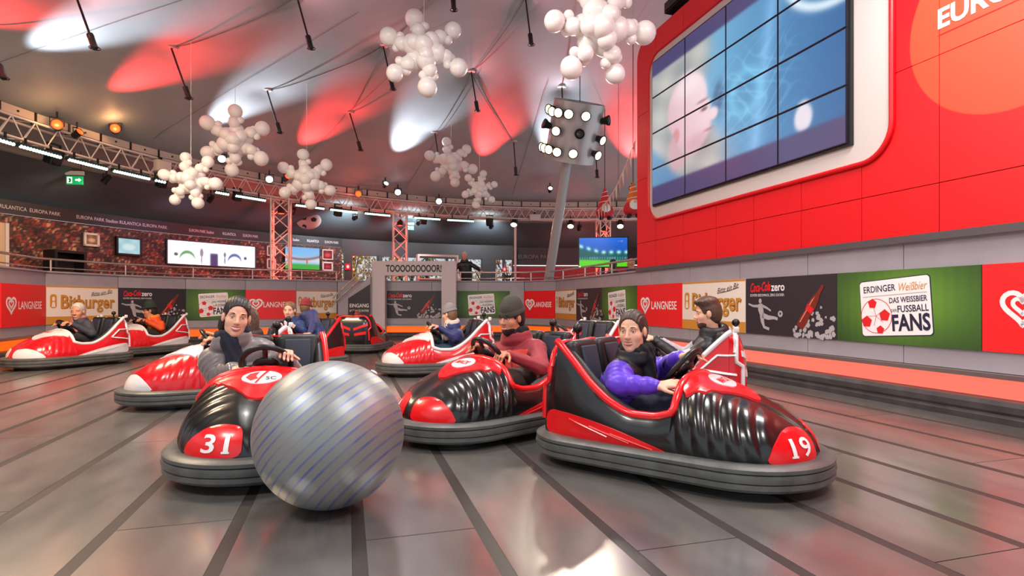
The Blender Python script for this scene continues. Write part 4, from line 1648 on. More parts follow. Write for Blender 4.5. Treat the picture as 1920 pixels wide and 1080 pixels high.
flood = [(200, PHH * .66), (212, PHH * .62), (228, PHH * .62), (250, PHH * .64), (283, PHH * .66), (196, .05), (230, .02), (278, -.02),
         (196, -PHH * .62), (206, -PHH * .62), (220, -PHH * .62), (240, -PHH * .64), (272, -PHH * .6), (340, PHH * .5), (336, -.05), (330, -PHH * .58)]
M_FLOOD = mat('floodlight_lens', (255, 236, 170), .3, emit=(255, 232, 165), es=6)
for i, (deg, z) in enumerate(flood):
    a = math.radians(deg)
    p = podp(a, z, 1.0)
    nrm = (lean @ Vector((math.cos(a) / RX, math.sin(a) / RY, 0))).normalized()
    lit = i not in (5, 7, 13)
    aim = (nrm + Vector((0, -.25, -.25))).normalized() if lit else (nrm + Vector((0, 0, .3))).normalized()
    fl = MB().lathe([(.05, -.02), (.07, .0), (.085, .10), (.115, .16), (.12, .19), (.10, .19), (.095, .175)], p, 14, aim.to_track_quat('Z', 'Y')).build('floodlight', M_DARKMETAL, col_, 50)
    MB().lathe([(.098, .178), (.06, .195), (.002, .2)], p, 14, aim.to_track_quat('Z', 'Y')).build('lens', M_FLOOD if lit else mat('lens_off', (60, 58, 56), .2), fl, 180)
for deg, z in ((283, PHH * .66), (250, PHH * .64), (272, -PHH * .6)):
    a = math.radians(deg)
    p = podp(a, z, 1.0) + base
    lamp('SPOT', 'floodlight_beam', p + Vector((0, -.35, -.1)), 260, (1, .92, .75), (p.x - 3, p.y - 9, 0), .1, None, 75, .7)
p = podp(0, PHH, 0)
tp = base + p
MB().cyl(p, Vector((p.x, p.y, tent_h(tp.x, tp.y) - base.z)), .01, n=6).build('stay_wire', M_DARKMETAL, col_)

# ================================================================== balloon snowflakes
ball_m = MB().sphere((0, 0, 0), 1, 20, 14).mesh('balloon', mat('white_balloon', (240, 234, 230), .35, coat=.3), 180)


def snowflake(px, py, rpx, label, spin, tilt_, seed, R=.72):
    d = R * F / rpx
    c = at(px, py, d)
    t = thing('balloon_snowflake', label, 'balloon cluster', c)
    E = Euler((tilt_, 0, spin * .4)).to_matrix() @ Euler((0, spin, 0)).to_matrix() * (R / .72)
    rr = random.Random(seed)
    def b(v, r):
        inst('balloon', ball_m, t, E @ Vector(v), (rr.uniform(0, 3), rr.uniform(0, 3), 0), (r * R / .72, r * R / .72, r * 1.06 * R / .72))
    b((0, 0, 0), .20)
    for k in range(6):
        a = k * PI / 3
        u = Vector((math.cos(a), 0, math.sin(a)))
        w = Vector((-math.sin(a), 0, math.cos(a)))
        b(u * .20 + Vector((0, rr.choice((-.07, .07)), 0)), .155)
        b(u * .35 + w * .03 + Vector((0, -.04, 0)), .112)
        for sg_ in (-1, 1):
            b(u * .42 + w * .085 * sg_ + Vector((0, sg_ * .03, 0)), .068)
        b(u * .47 + Vector((0, .04, 0)), .07)
        b(u * .59 + w * rr.uniform(-.05, .05) + Vector((0, rr.uniform(-.08, .08), 0)), .138 + rr.uniform(-.012, .014))
    for s_ in (-1, 1):
        b((0, .17 * s_, 0), .15)
        for k in range(3):
            a = k * 2.1 + s_
            b((.16 * math.cos(a), .15 * s_, .16 * math.sin(a)), .12)
    top = tent_h(c.x, c.y) - c.z
    MB().cyl((0, 0, .1), (0, 0, top), .004, n=5).build('string', M_WHITE, t)
    return t


snowflake(795, 97, 86, 'white balloon snowflake against the grey roof next to a dark strut', .35, -.2, 1)
snowflake(1125, 52, 106, 'largest looking white balloon snowflake above the floodlight mast', .1, .35, 2)
snowflake(441, 264, 66, 'pale grey balloon snowflake hanging in front of the ring truss', .6, .1, 3)
snowflake(358, 338, 57, 'balloon snowflake low beside the pale square box on the ring truss', .2, -.1, 4, .55)
snowflake(575, 337, 56, 'balloon snowflake above the red lit truss tower with television', .45, .15, 5, .66)
snowflake(846, 305, 50, 'small warm white balloon snowflake over the goal frame', .3, -.15, 6)
snowflake(899, 355, 36, 'smallest yellowish balloon snowflake beside the ring truss', .7, .2, 7, .5)

# ================================================================== bunting and hanging gnomes
b0 = at(1120, 395, 15.0)
b1 = at(1193, 258, 11.6)
bt = thing('bunting', 'string of small pale pennants rising to the red wall', 'bunting', b0)
pts = []
for i in range(25):
    t = i / 24
    pts.append((b1 - b0) * t - Vector((0, 0, .25 * math.sin(PI * t))))
MB().tube(pts, .008, 5).build('cord', M_WHITE, bt)
M_FLAG = [mat('flag_cream', (240, 220, 200), .6), mat('flag_pink', (236, 170, 160), .6)]
for i in range(1, 24, 2):
    p = pts[i]
    w = .09
    dr_ = (pts[i + 1] - pts[i - 1]).normalized() if i < 24 else dr_
    MB().add([p - dr_ * w, p + dr_ * w, p + Vector((0.02, .02, -.3)), p - dr_ * w + Vector((.004, -.004, 0)), p + dr_ * w + Vector((.004, -.004, 0)), p + Vector((.024, .016, -.3))], [(0, 1, 2), (3, 5, 4), (0, 3, 4, 1), (1, 4, 5, 2), (2, 5, 3, 0)]).build('pennant', M_FLAG[(i // 2) % 2], bt)


def gnome(px, py, d, hpx, label, hat, body):
    c = at(px, py, d)
    s = hpx / F * d
    t = thing('gnome_figure', label, 'ornament', c)
    MB().lathe([(.02, 0), (.24, .03), (.30, .14), (.28, .28), (.2, .40), (.12, .46)], (0, 0, 0), 20).build('body', body, t, 180)
    hb = MB()
    pr = [(.2, .36), (.215, .40), (.19, .5), (.14, .66), (.085, .84), (.02, 1.0)]
    hb.lathe(pr, (0, 0, 0), 20).build('hat', hat, t, 60)
    for z, r in ((.52, .186), (.70, .13), (.85, .085)):
        MB().tube([(r * math.cos(a), r * math.sin(a), z + .03 * math.cos(a)) for a in np.linspace(0, 2 * PI, 17)[:-1]], .012, 6, True).build('hat_stripe', M_WHITE, t)
    MB().sphere((0, -.2, .26), (.16, .13, .19), 16, 10).build('beard', M_WHITE, t, 180)
    MB().sphere((0, -.29, .36), .045, 10, 8).build('nose', mat('gnome_nose', (232, 170, 150), .5), t, 180)
    for x in (-.14, .14):
        MB().sphere((x, -.1, -.04), (.09, .14, .06), 12, 8).build('boot', M_BLACK, t, 180)
    MB().cyl((0, 0, .98), (0, 0, max((tent_h(c.x, c.y) - c.z) / s, 1.2)), .012, n=5).build('cord', M_DARKMETAL, t)
    t.scale = (s, s, s)
    return t


gnome(1134, 408, 15.2, 56, 'red hatted gnome with white beard hanging in front of the ring truss', mat('gnome_red', (216, 24, 34), .6, sheen=.3), mat('gnome_body', (206, 20, 30), .6))
gnome(1187, 404, 12.4, 62, 'orange and red gnome half hidden behind the red wall corner', mat('gnome_orange', (232, 110, 40), .6), mat('gnome_body2', (196, 30, 40), .6))
# small dark fixture at the top edge of the red wall
p = rw(9.6, 5.98)
fx = thing('roof_fixture', 'dark flood fixture standing on the top edge of the red wall', 'stage lamp', p, rz_r)
MB().box((0, .1, .1), (.5, .3, .18)).build('housing', M_BLACK, fx)
MB().box((0, -.06, .1), (.42, .02, .13)).build('glass', M_DARKMETAL, fx)
for x in (-.2, .2):
    MB().box((x, .1, -.05), (.03, .06, .12)).build('foot', M_DARKMETAL, fx)

# fill lamps added on the outer side of the ring to brighten mural and canopy
for deg, e, c, kind in ((178, 90, (1.0, .72, .42), 'm'), (163, 90, (1.0, .70, .45), 'm'), (150, 60, (.75, .6, .85), 'm'), (138, 70, (.8, .62, .75), 'm'),
                        (128, 220, (.62, .85, .9), 'c'), (117, 220, (.6, .85, .92), 'c'), (104, 180, (.7, .85, .9), 'c'), (88, 60, (1, .6, .6), 'm')):
    a = math.radians(deg)
    p = polar(RT + .25, a, TZ0 - .25)
    tg = polar(R_MURAL, a, 2.0 if kind == 'm' else 3.5)
    par_lamp(p, tg - p, M_LENS_A, 'small added fill lamp under the ring truss turned to the outer wall', .07, .18, 'added fill lamps turned to the outer wall')
    lamp('SPOT', 'outer_wall_fill', p + (tg - p).normalized() * .14, e, c, tg, .15, None, 120, .9)
# ================================================================== bumper cars
ZB = .165
CAR_H = [(.10, .575), (.2, .555), (.32, .515), (.45, .465), (.56, .415), (.66, .355), (.72, .305), (.755, .25), (.775, .19)]
RIM = [(-.64, .735), (-.52, .62), (-.38, .48), (-.24, .385), (-.12, .345), (0, .347), (.115, .378)]
TAIL = [(-.79, .30), (-.775, .52), (-.75, .66), (-.71, .735), (-.64, .755)]
NH = 20


def car_w(x):
    if x > .28:
        k = min(1, (x - .28) / .497)
        return .425 * max(1 - k ** 2.5, 0) ** .5
    return smooth_interp([(-.79, .25), (-.76, .32), (-.70, .365), (-.6, .395), (-.4, .415), (0, .425), (.28, .425)], x)


def car_section(x, mode, ribs):
    w = car_w(x)
    pts = []
    if mode == 'nose' or mode == 'tail':
        h = smooth_interp(CAR_H, x) if mode == 'nose' else smooth_interp(TAIL, x)
        n, m = (2.5, 2.1) if mode == 'nose' else (5.0, 3.2)
        for k in range(2 * NH + 1):
            t = PI * k / (2 * NH)
            c, s = math.cos(t), math.sin(t)
            y = w * math.copysign(abs(c) ** (2 / n), c)
            z = ZB + (h - ZB) * abs(s) ** (2 / m)
            if mode == 'nose':
                # padded ribs that sweep back over the flank
                ph = (x + .10 * s + .02) / .088
                g = (ph % 1.0)
                bulge = math.sin(PI * g ** 1.45) ** .85
                win = min(1, max(0, (x - .08) / .05)) * min(1, max(0, (.64 - x) / .08)) * min(1, max(0, (abs(c) - .22) / .2)) * min(1, s * 5)
                k_ = 1 + ribs * .05 * bulge * win
                y *= k_
                z = ZB + (z - ZB) * (1 + ribs * .03 * bulge * win)
                # shallow channel down the centre line of the toe
                if abs(c) < .14 and x > .3:
                    z -= .012 * min(1, (x - .3) / .1)
            else:
                z += .055 * (abs(y) / .36) ** 2 * (s ** .5) - .012
                ph = ((z + x) / .05) % 1.0
                y *= 1 + ribs * .012 * math.sin(PI * ph)
            pts.append((y, z))
        return pts
    r = smooth_interp(RIM, x)
    half = []
    for k in range(10):
        v = k / 9
        bul = .02 * math.sin(PI * v)
        half.append((w - .03 * v + bul, ZB + (r - ZB) * v))
    if ribs and x < -.32:
        half = [(y * (1 + ribs * .012 * math.sin(PI * (((z + x * .7) / .05) % 1.0)) * min(1, (-.32 - x) / .1)), z) for y, z in half]
    wr_ = w - .03
    half += [(wr_ - .015, r + .012), (wr_ - .045, r + .005)]
    zin = .215
    for k in range(5):
        v = k / 4
        half.append((wr_ - .05 - .03 * v, r - .015 + (zin - r + .015) * v))
    half += [(.24, .21), (.14, .205), (.05, .2)]
    return half + [(0, .2)] + [(-y, z) for y, z in half[::-1]]


def car_body(ribs):
    secs = [(x, 'tail') for x in (-.79, -.783, -.77, -.75, -.72, -.68, -.645)]
    secs += [(x, 'tub') for x in np.linspace(-.64, .112, 30)]
    secs += [(x, 'nose') for x in list(np.linspace(.118, .66, 62)) + list(np.linspace(.668, .7765, 14))]
    vv, ff = [], []
    N = 2 * NH + 1
    for x, m in secs:
        for k, (y, z) in enumerate(car_section(x, m, ribs)):
            vv.append((x, y, z))
    for i in range(len(secs) - 1):
        for k in range(N - 1):
            ff.append((i * N + k, i * N + k + 1, (i + 1) * N + k + 1, (i + 1) * N + k))
    ff.append(tuple(range(N))[::-1])
    ff.append(tuple((len(secs) - 1) * N + k for k in range(N)))
    return vv, ff


def wrap(bvh, pts, ray, off, rings=7, name='patch', m=None, parent=None, thick=True):
    """star-shaped 2-D outline laid onto the car body by rays; off lifts it along the ray"""
    if name in ('toe_patch', 'bonnet', 'side_skirt'):
        # round the corners of the outline
        for _ in range(2):
            q_ = []
            for i in range(len(pts)):
                a_, b_ = Vector(pts[i]), Vector(pts[(i + 1) % len(pts)])
                q_ += [a_.lerp(b_, .2), a_.lerp(b_, .8)]
            pts = q_
    n = len(pts)
    # densify the outline
    P = []
    for i in range(n):
        a, b = Vector(pts[i]), Vector(pts[(i + 1) % n])
        k = max(1, int((b - a).length / .03))
        P += [a.lerp(b, j / k) for j in range(k)]
    c = Vector((sum(p.x for p in P) / len(P), sum(p.y for p in P) / len(P)))
    n = len(P)
    vv = []
    def hit(q, o_):
        o, d = ray(q)
        h = bvh.ray_cast(o, d, 5)
        if h[0] is None:
            return None
        return h[0] - d * o_
    last = hit(c, off) or Vector((0, 0, 0))
    vv.append(last)
    for r in range(1, rings + 1):
        for p in P:
            h = hit(c.lerp(p, r / rings), off)
            if h is None:
                h = last
            vv.append(h)
            last = h
    for p in P:
        h = hit(p, -.01)
        vv.append(h if h is not None else last)
    ff = [(0, 1 + i, 1 + (i + 1) % n) for i in range(n)]
    for r in range(rings):
        for i in range(n):
            a, b = 1 + r * n + i, 1 + r * n + (i + 1) % n
            ff.append((a, a + n, b + n, b))
    o = MB().add(vv, ff).build(name, m, parent, 50)
    return o


def R_top(q):
    return Vector((q.x, q.y, 2)), Vector((0, 0, -1))


def R_side(s):
    return lambda q: (Vector((q.x, 1.5 * s, q.y)), Vector((0, -s, 0)))


def R_toe(q):
    d = Vector((math.cos(q.x), math.sin(q.x), 0))
    return Vector((.3, 0, q.y)) + d * 1.5, -d


def R_back(q):
    return Vector((-2, q.x, q.y)), Vector((1, 0, 0))


def wrap_text(bvh, s, ray, c, w, h, off, m, parent, name, bold=.0, flipx=1, shear=0.0, rot=0):
    v, f, _ = text2d(s, bold, shear, 14)
    vv = []
    cr, sr = math.cos(rot), math.sin(rot)
    for p in v:
        a, b = p[0] * w * flipx, p[1] * h
        q = Vector((c[0] + a * cr - b * sr, c[1] + a * sr + b * cr))
        o, d = ray(q)
        hh = bvh.ray_cast(o, d, 5)
        vv.append((hh[0] - d * off) if hh[0] is not None else Vector((0, 0, .3)))
    o = bpy.data.objects.new(name, mk_mesh(name, vv, f, m))
    COL.objects.link(o)
    o.parent = parent
    return o


def bumper_outline(ins=0.0, n=18):
    """plan of the rubber ring: round nose, rounded tail corners"""
    L2, W2, rn, rt = .86 - ins, .51 - ins, .51 - ins, .34 - ins * .6
    pts = []
    for i in range(2 * n + 1):
        a = -PI / 2 + PI * i / (2 * n)
        pts.append((L2 - rn + rn * math.cos(a), rn * math.sin(a)))
    for i in range(n + 1):
        a = PI / 2 + PI / 2 * i / n
        pts.append((-L2 + rt + rt * math.cos(a), W2 - rt + rt * math.sin(a)))
    for i in range(n + 1):
        a = PI + PI / 2 * i / n
        pts.append((-L2 + rt + rt * math.cos(a), -W2 + rt + rt * math.sin(a)))
    return pts


M_VBLACK = mat('black_vinyl', (13, 14, 15), .28, coat=.5, bump=(30, .05))
M_VRED = mat('red_vinyl', (208, 12, 24), .26, coat=.5, bump=(22, .08))
M_VREDB = mat('bright_red_vinyl', (232, 14, 24), .3, coat=.4)
M_VWHITE = mat('white_vinyl', (226, 222, 224), .3, coat=.4)
M_SEATB = mat('seat_black', (22, 22, 25), .45)
M_SEATG = mat('seat_blue_grey', (44, 50, 66), .6)
M_WHEEL = mat('wheel_rubber', (18, 17, 18), .35)


def make_car(kind, number=None, badge='oval'):
    black = kind == 'black'
    body_m, trim_m, patch_m = (M_VBLACK, M_VREDB, M_VREDB) if black else (M_VRED, M_VWHITE, M_VWHITE)
    t = thing('bumper_car', 'bumper car', 'bumper car')
    # rubber ring
    prof = [(.16, .05), (.02, .05), (.0, .068), (.0, .090), (.010, .095), (.0, .100), (-.005, .118), (.0, .138), (.011, .143), (.0, .148), (.0, .166), (.022, .18), (.06, .183), (.2, .180)]
    vv, ff = [], []
    rings = [bumper_outline(d) for d, z in prof]
    n = len(rings[0])
    for (d, z), rg in zip(prof, rings):
        vv += [(x, y, z) for x, y in rg]
    for j in range(len(prof) - 1):
        for i in range(n):
            k = (i + 1) % n
            ff.append((j * n + i, j * n + k, (j + 1) * n + k, (j + 1) * n + i))
    MB().add(vv, ff).build('bumper', M_RUBBER, t, 40)
    po = bumper_outline(.17)
    n = len(po)
    MB().add([(x, y, .001) for x, y in po] + [(x, y, .165) for x, y in po], [tuple(range(n))[::-1], tuple(range(n, 2 * n))] + [(i, (i + 1) % n, n + (i + 1) % n, n + i) for i in range(n)]).build('chassis', M_BLACK, t)
    # body
    vv, ff = car_body(1.0 if black else .32)
    bvh = BVHTree.FromPolygons([Vector(p) for p in vv], ff)
    bo = MB().add(vv, ff).build('body', body_m, t, 38)
    # rim trim: tail corner, down the side, up over the cowl and back
    side = []
    for x in np.linspace(-.66, .10, 26):
        r = smooth_interp(RIM, x) if x > -.64 else .745
        side.append((x, car_w(x) - .045, r + .012))
    cowl = []
    for k in range(13):
        y = .37 * (1 - 2 * k / 12)
        h = bvh.ray_cast(Vector((.125, y, 2)), Vector((0, 0, -1)), 5)
        if h[0] is not None:
            cowl.append((.118, y, h[0].z + .004))
    path = side + cowl + [(x, -y, z) for x, y, z in side[::-1]]
    MB().tube(path, .024, 8).build('rim_trim', trim_m, t, 60)
    top = []
    for k in range(13):
        y = .345 * (1 - 2 * k / 12)
        h = bvh.ray_cast(Vector((-.69, y, 2)), Vector((0, 0, -1)), 5)
        if h[0] is not None:
            top.append((-.69, y, h[0].z + .002))
    MB().tube(top, .02, 8).build('tail_trim', trim_m, t, 60)
    for s in (-1, 1):
        # padded black roll inside the rim
        pad = [(x, s * (car_w(x) - .092), smooth_interp(RIM, x) + .012) for x in np.linspace(-.6, -.12, 16)]
        MB().tube(pad, [.02 + .018 * math.sin(PI * k_ / 15) ** .5 for k_ in range(16)], 8).build('arm_pad', M_SEATB, t, 60)
        # wedge along the lower flank
        sk = [(-.72, .17), (-.715, .30), (-.66, .335), (-.45, .315), (-.2, .265), (.02, .205), (.12, .172), (-.3, .169)]
        wrap(bvh, sk, R_side(s), .010, 6, 'side_skirt', trim_m, t)
        for j in range(3):
            x0 = -.52 + j * .14
            ln = [(x0 + q * .26, .292 - j * .027 - q * (.075 - j * .01)) for q in np.linspace(0, 1, 8)]
            pts = []
            for x, z in ln:
                h = bvh.ray_cast(Vector((x, s * 1.5, z)), Vector((0, -s, 0)), 5)
                if h[0] is not None:
                    pts.append(h[0] + Vector((0, s * .011, 0)))
            if len(pts) > 2:
                MB().tube(pts, .006, 5).build('skirt_crease', trim_m, t, 60)
        # tail edge
        ed = []
        for z in np.linspace(.72, .26, 14):
            h = bvh.ray_cast(Vector((-.70 - .05 * (z < .5), s * 1.5, z)), Vector((0, -s, 0)), 5)
            if h[0] is not None:
                ed.append(h[0] + Vector((0, s * .004, 0)))
        MB().tube(ed, .018, 7).build('tail_edge', trim_m, t, 60)
        if not black:
            z_ = [(-.70, .56), (-.55, .56), (-.42, .44), (-.70, .40)]
            pts = []
            for (x0, z0), (x1, z1) in zip(z_[:-1], z_[1:]):
                for q in np.linspace(0, 1, 9):
                    h = bvh.ray_cast(Vector((x0 + (x1 - x0) * q, s * 1.5, z0 + (z1 - z0) * q)), Vector((0, -s, 0)), 5)
                    if h[0] is not None:
                        pts.append(h[0] + Vector((0, s * .002, 0)))
            MB().tube(pts, .018, 6, flat=.6).build('flash', trim_m, t, 60)
            MB().add(*(lambda v_, f_: ([q_ + Vector((-.70, s * .33, .775)) for q_ in v_], f_))(*rbox((.045, .026, .05), .01))).build('tail_fin', trim_m, t, 50)
        # toe patches
        to = [(.10, .172), (.10, .30), (.16, .335), (.42, .345), (.62, .325), (.80, .262), (.90, .172)] if black else [(.13, .172), (.13, .27), (.2, .31), (.5, .325), (.78, .30), (1.0, .24), (1.12, .172)]
        wrap(bvh, [(s * a, z) for a, z in to], R_toe, .007, 6, 'toe_patch', patch_m, t)
    # tail back decoration
    for s in (-1, 1):
        wrap(bvh, [(s * .03, .50), (s * .30, .60), (s * .31, .55), (s * .03, .45)], R_back, .008, 4, 'tail_stripe', trim_m, t)
        wrap(bvh, [(s * .05, .40), (s * .28, .44), (s * .28, .38), (s * .05, .35)], R_back, .008, 4, 'tail_stripe', trim_m, t)
    # bonnet tongue and badge
    hood = wrap(bvh, [(.125, .33), (.24, .26), (.36, .15), (.47, .06), (.49, 0), (.47, -.06), (.36, -.15), (.24, -.26), (.125, -.33)], R_top, .014, 8, 'bonnet', trim_m, t)
    bd = wrap(bvh, [(.275 + .075 * math.cos(a), .115 * math.sin(a)) for a in np.linspace(0, 2 * PI, 29)[:-1]], R_top, .019, 5, 'badge', M_VWHITE, t)
    if badge == 'oval':
        wrap_text(bvh, 'MACK', lambda q: R_top(Vector((-q.y, q.x))), (0, -.28), .16, .05, .022, M_PRRED, bd, 'badge_mark', .02, 1, .3)
    elif badge == 'crest':
        wrap(bvh, [(.22, -.02), (.24, -.07), (.28, -.09), (.32, -.06), (.30, -.02), (.27, -.035)], R_top, .022, 4, 'badge_mark', M_PRRED, bd)
        wrap(bvh, [(.21, .035), (.345, -.022), (.345, -.034), (.21, .02)], R_top, .022, 3, 'badge_mark', M_PRRED, bd)
        wrap_text(bvh, 'SC', lambda q: R_top(Vector((-q.y, q.x))), (.055, -.30), .06, .035, .022, M_PRTINK, bd, 'badge_mark')
    # number on the driver-side toe patch
    if number:
        wd = .33 if len(number) > 1 else .15
        wrap_text(bvh, number, R_toe, (-.40, .252), wd, .092, .011, M_PRWHITE, t, 'number', .015)
        if '1' in number:                       # foot serif of the figure 1
            c1_ = -.268 if number == '31' else -.538
            wrap(bvh, [(c1_ - .042, .2055), (c1_ + .042, .2055), (c1_ + .042, .2145), (c1_ - .042, .2145)], R_toe, .0115, 3, 'number_serif', M_PRWHITE, t)
    # seats
    for s in (-1, 1):
        v, f = rbox((.10, .31, .42), .045, 4)
        R = Euler((0, -.22, 0)).to_matrix()
        MB().add([R @ p + Vector((-.545, s * .165, .555)) for p in v], f).build('backrest', M_SEATB, t, 50)
        v, f = rbox((.03, .19, .34), .012, 3)
        MB().add([R @ p + Vector((-.492, s * .165, .56)) for p in v], f).build('backrest_panel', M_SEATG, t, 50)
    v, f = rbox((.40, .62, .09), .035, 3)
    MB().add([p + Vector((-.30, 0, .245)) for p in v], f).build('seat', M_SEATB, t, 50)
    # steering wheel
    wc = Vector((.035, 0, .60))
    q = Euler((0, math.radians(-52), 0)).to_matrix()
    MB().tube([wc + q @ Vector((.15 * math.cos(a), .15 * math.sin(a), 0)) for a in np.linspace(0, 2 * PI, 33)[:-1]], .019, 10, True).build('steering_wheel', M_WHEEL, t, 180)
    sw_ = MB().sphere((0, 0, 0), (.075, .085, .03), 18, 10)
    hb = MB().add([q @ Vector(p) + wc + q @ Vector((0, 0, -.015)) for p in sw_.v], sw_.f)
    hb.build('wheel_hub', M_WHEEL, t, 180)
    for a in (.0, PI * .62, -PI * .62):
        MB().cyl(wc + q @ Vector((.05 * math.cos(a), .05 * math.sin(a), -.012)), wc + q @ Vector((.148 * math.cos(a), .148 * math.sin(a), 0)), .016, n=8).build('wheel_spoke', M_WHEEL, t, 60)
    MB().cyl(wc + q @ Vector((0, 0, -.02)), (.20, 0, .44), .035, .05, 14).build('steering_column', M_WHEEL, t, 60)
    # push knob behind the seats
    MB().cyl((-.70, .0, .72), (-.70, .0, .80), .012, n=8).build('knob_stem', M_DARKMETAL, t, 60)
    MB().sphere((-.70, 0, .825), .034, 14, 10).build('knob', M_BLACK, t, 180)
    return t


def place(t, x, y, hx, hy, label):
    t.location = (x, y, 0)
    t.rotation_euler = (0, 0, math.atan2(hy, hx))
    t['label'] = label
    t['group'] = 'bumper cars on the rink'
    return t


c19 = place(make_car('black', '19', 'oval'), 1.02, 3.52, .809, -.588, 'black bumper car number 19 with red rim and ribbed nose')
c31 = place(make_car('black', '31', 'crest'), -1.62, 3.76, .3, -.95, 'black bumper car number 31 with a crest on its red bonnet, touching the silver ball')
c4 = place(make_car('black', '4', 'oval'), -.165, 4.53, -.75, -.66, 'black bumper car number 4 with red toe patches, driven by the bearded man')
pb = make_car('black', None, 'none')
b5 = place(pb, -3.12, 12.0, .05, 1, 'black and red bumper car showing its tail in front of the stairs')
b6 = place(copy_tree(pb), -3.33, 8.52, -.55, -.83, 'black and red bumper car carrying two people in blue jackets')
pr_ = make_car('red', None, 'oval')
r1 = place(pr_, -3.05, 5.85, -.9, -.43, 'red bumper car with white toe patch behind car number 31')
r2 = place(copy_tree(pr_), -7.1, 9.1, -.4, -.92, 'red and white bumper car driven by the grey-haired man in a dark jacket')
r3 = place(copy_tree(pr_), -7.2, 11.05, -.42, -.91, 'red and white bumper car driven by the person in orange and a green hat')
r4 = place(copy_tree(pr_), -1.08, 8.16, -.95, -.3, 'red and white bumper car driven by the child in a grey beanie')
r7 = place(copy_tree(pr_), .66, 7.3, -.8, -.6, 'empty red and white bumper car behind the bearded man')
r8 = place(copy_tree(pr_), 1.34, 5.32, -.93, .35, 'red and white bumper car driven by the man in a black and grey jacket')

# ================================================================== big silver ball
def ball_material():
    m = bpy.data.materials.new('silver_ball')
    m.use_nodes = True
    nt = m.node_tree
    b = nt.nodes['Principled BSDF']
    tc = nt.nodes.new('ShaderNodeTexCoord')
    w = nt.nodes.new('ShaderNodeTexWave')
    w.wave_type = 'BANDS'
    w.bands_direction = 'X'
    w.inputs['Scale'].default_value = 8.0
    w.inputs['Distortion'].default_value = .5
    dp = nt.nodes.new('ShaderNodeVectorMath')
    dp.operation = 'DOT_PRODUCT'
    nt.links.new(tc.outputs['Object'], dp.inputs[0])
    dp.inputs[1].default_value = (-.68, .12, .70)
    cx_n = nt.nodes.new('ShaderNodeCombineXYZ')
    nt.links.new(dp.outputs['Value'], cx_n.inputs[0])
    nt.links.new(cx_n.outputs[0], w.inputs['Vector'])
    n = nt.nodes.new('ShaderNodeTexNoise')
    n.inputs['Scale'].default_value = 6
    n.inputs['Detail'].default_value = 6
    nt.links.new(tc.outputs['Object'], n.inputs['Vector'])
    cr = nt.nodes.new('ShaderNodeValToRGB')
    cr.color_ramp.elements[0].position = .72
    cr.color_ramp.elements[0].color = (0, 0, 0, 1)
    cr.color_ramp.elements[1].position = .9
    cr.color_ramp.elements[1].color = (1, 1, 1, 1)
    nt.links.new(w.outputs['Fac'], cr.inputs['Fac'])
    mu = nt.nodes.new('ShaderNodeMath')
    mu.operation = 'MULTIPLY'
    mu.use_clamp = True
    nt.links.new(cr.outputs['Color'], mu.inputs[0])
    nt.links.new(n.outputs['Fac'], mu.inputs[1])
    mx = nt.nodes.new('ShaderNodeMix')
    mx.data_type = 'RGBA'
    mx.inputs['A'].default_value = (*lin((150, 154, 152)), 1)
    mx.inputs['B'].default_value = (*lin((84, 104, 178)), 1)
    m2 = nt.nodes.new('ShaderNodeMapRange')
    m2.inputs['From Min'].default_value = .3
    m2.inputs['From Max'].default_value = .62
    m2.inputs['To Max'].default_value = .75
    nt.links.new(mu.outputs[0], m2.inputs['Value'])
    nt.links.new(m2.outputs['Result'], mx.inputs['Factor'])
    nt.links.new(mx.outputs['Result'], b.inputs['Base Color'])
    b.inputs['Metallic'].default_value = .65
    b.inputs['Roughness'].default_value = .46
    bp = nt.nodes.new('ShaderNodeBump')
    bp.inputs['Strength'].default_value = .1
    bp.inputs['Distance'].default_value = .004
    nt.links.new(w.outputs['Fac'], bp.inputs['Height'])
    nt.links.new(bp.outputs['Normal'], b.inputs['Normal'])
    return m


BR = .357
bl_ = thing('gym_ball', 'huge silver ball with faint blue stripes in front of car number 31', 'ball', ((619 - CX) / F * 2.80, 2.80, 0))
MB().sphere((0, 0, BR), BR, 96, 64).build('shell', ball_material(), bl_, 180)
MB().lathe([(.012, 0), (.02, .003), (.02, .008), (.006, .012)], (BR * .55, BR * .2, BR + BR * .81), 12, Vector((.55, .2, .81)).to_track_quat('Z', 'Y')).build('valve', M_WHITE, bl_, 40)
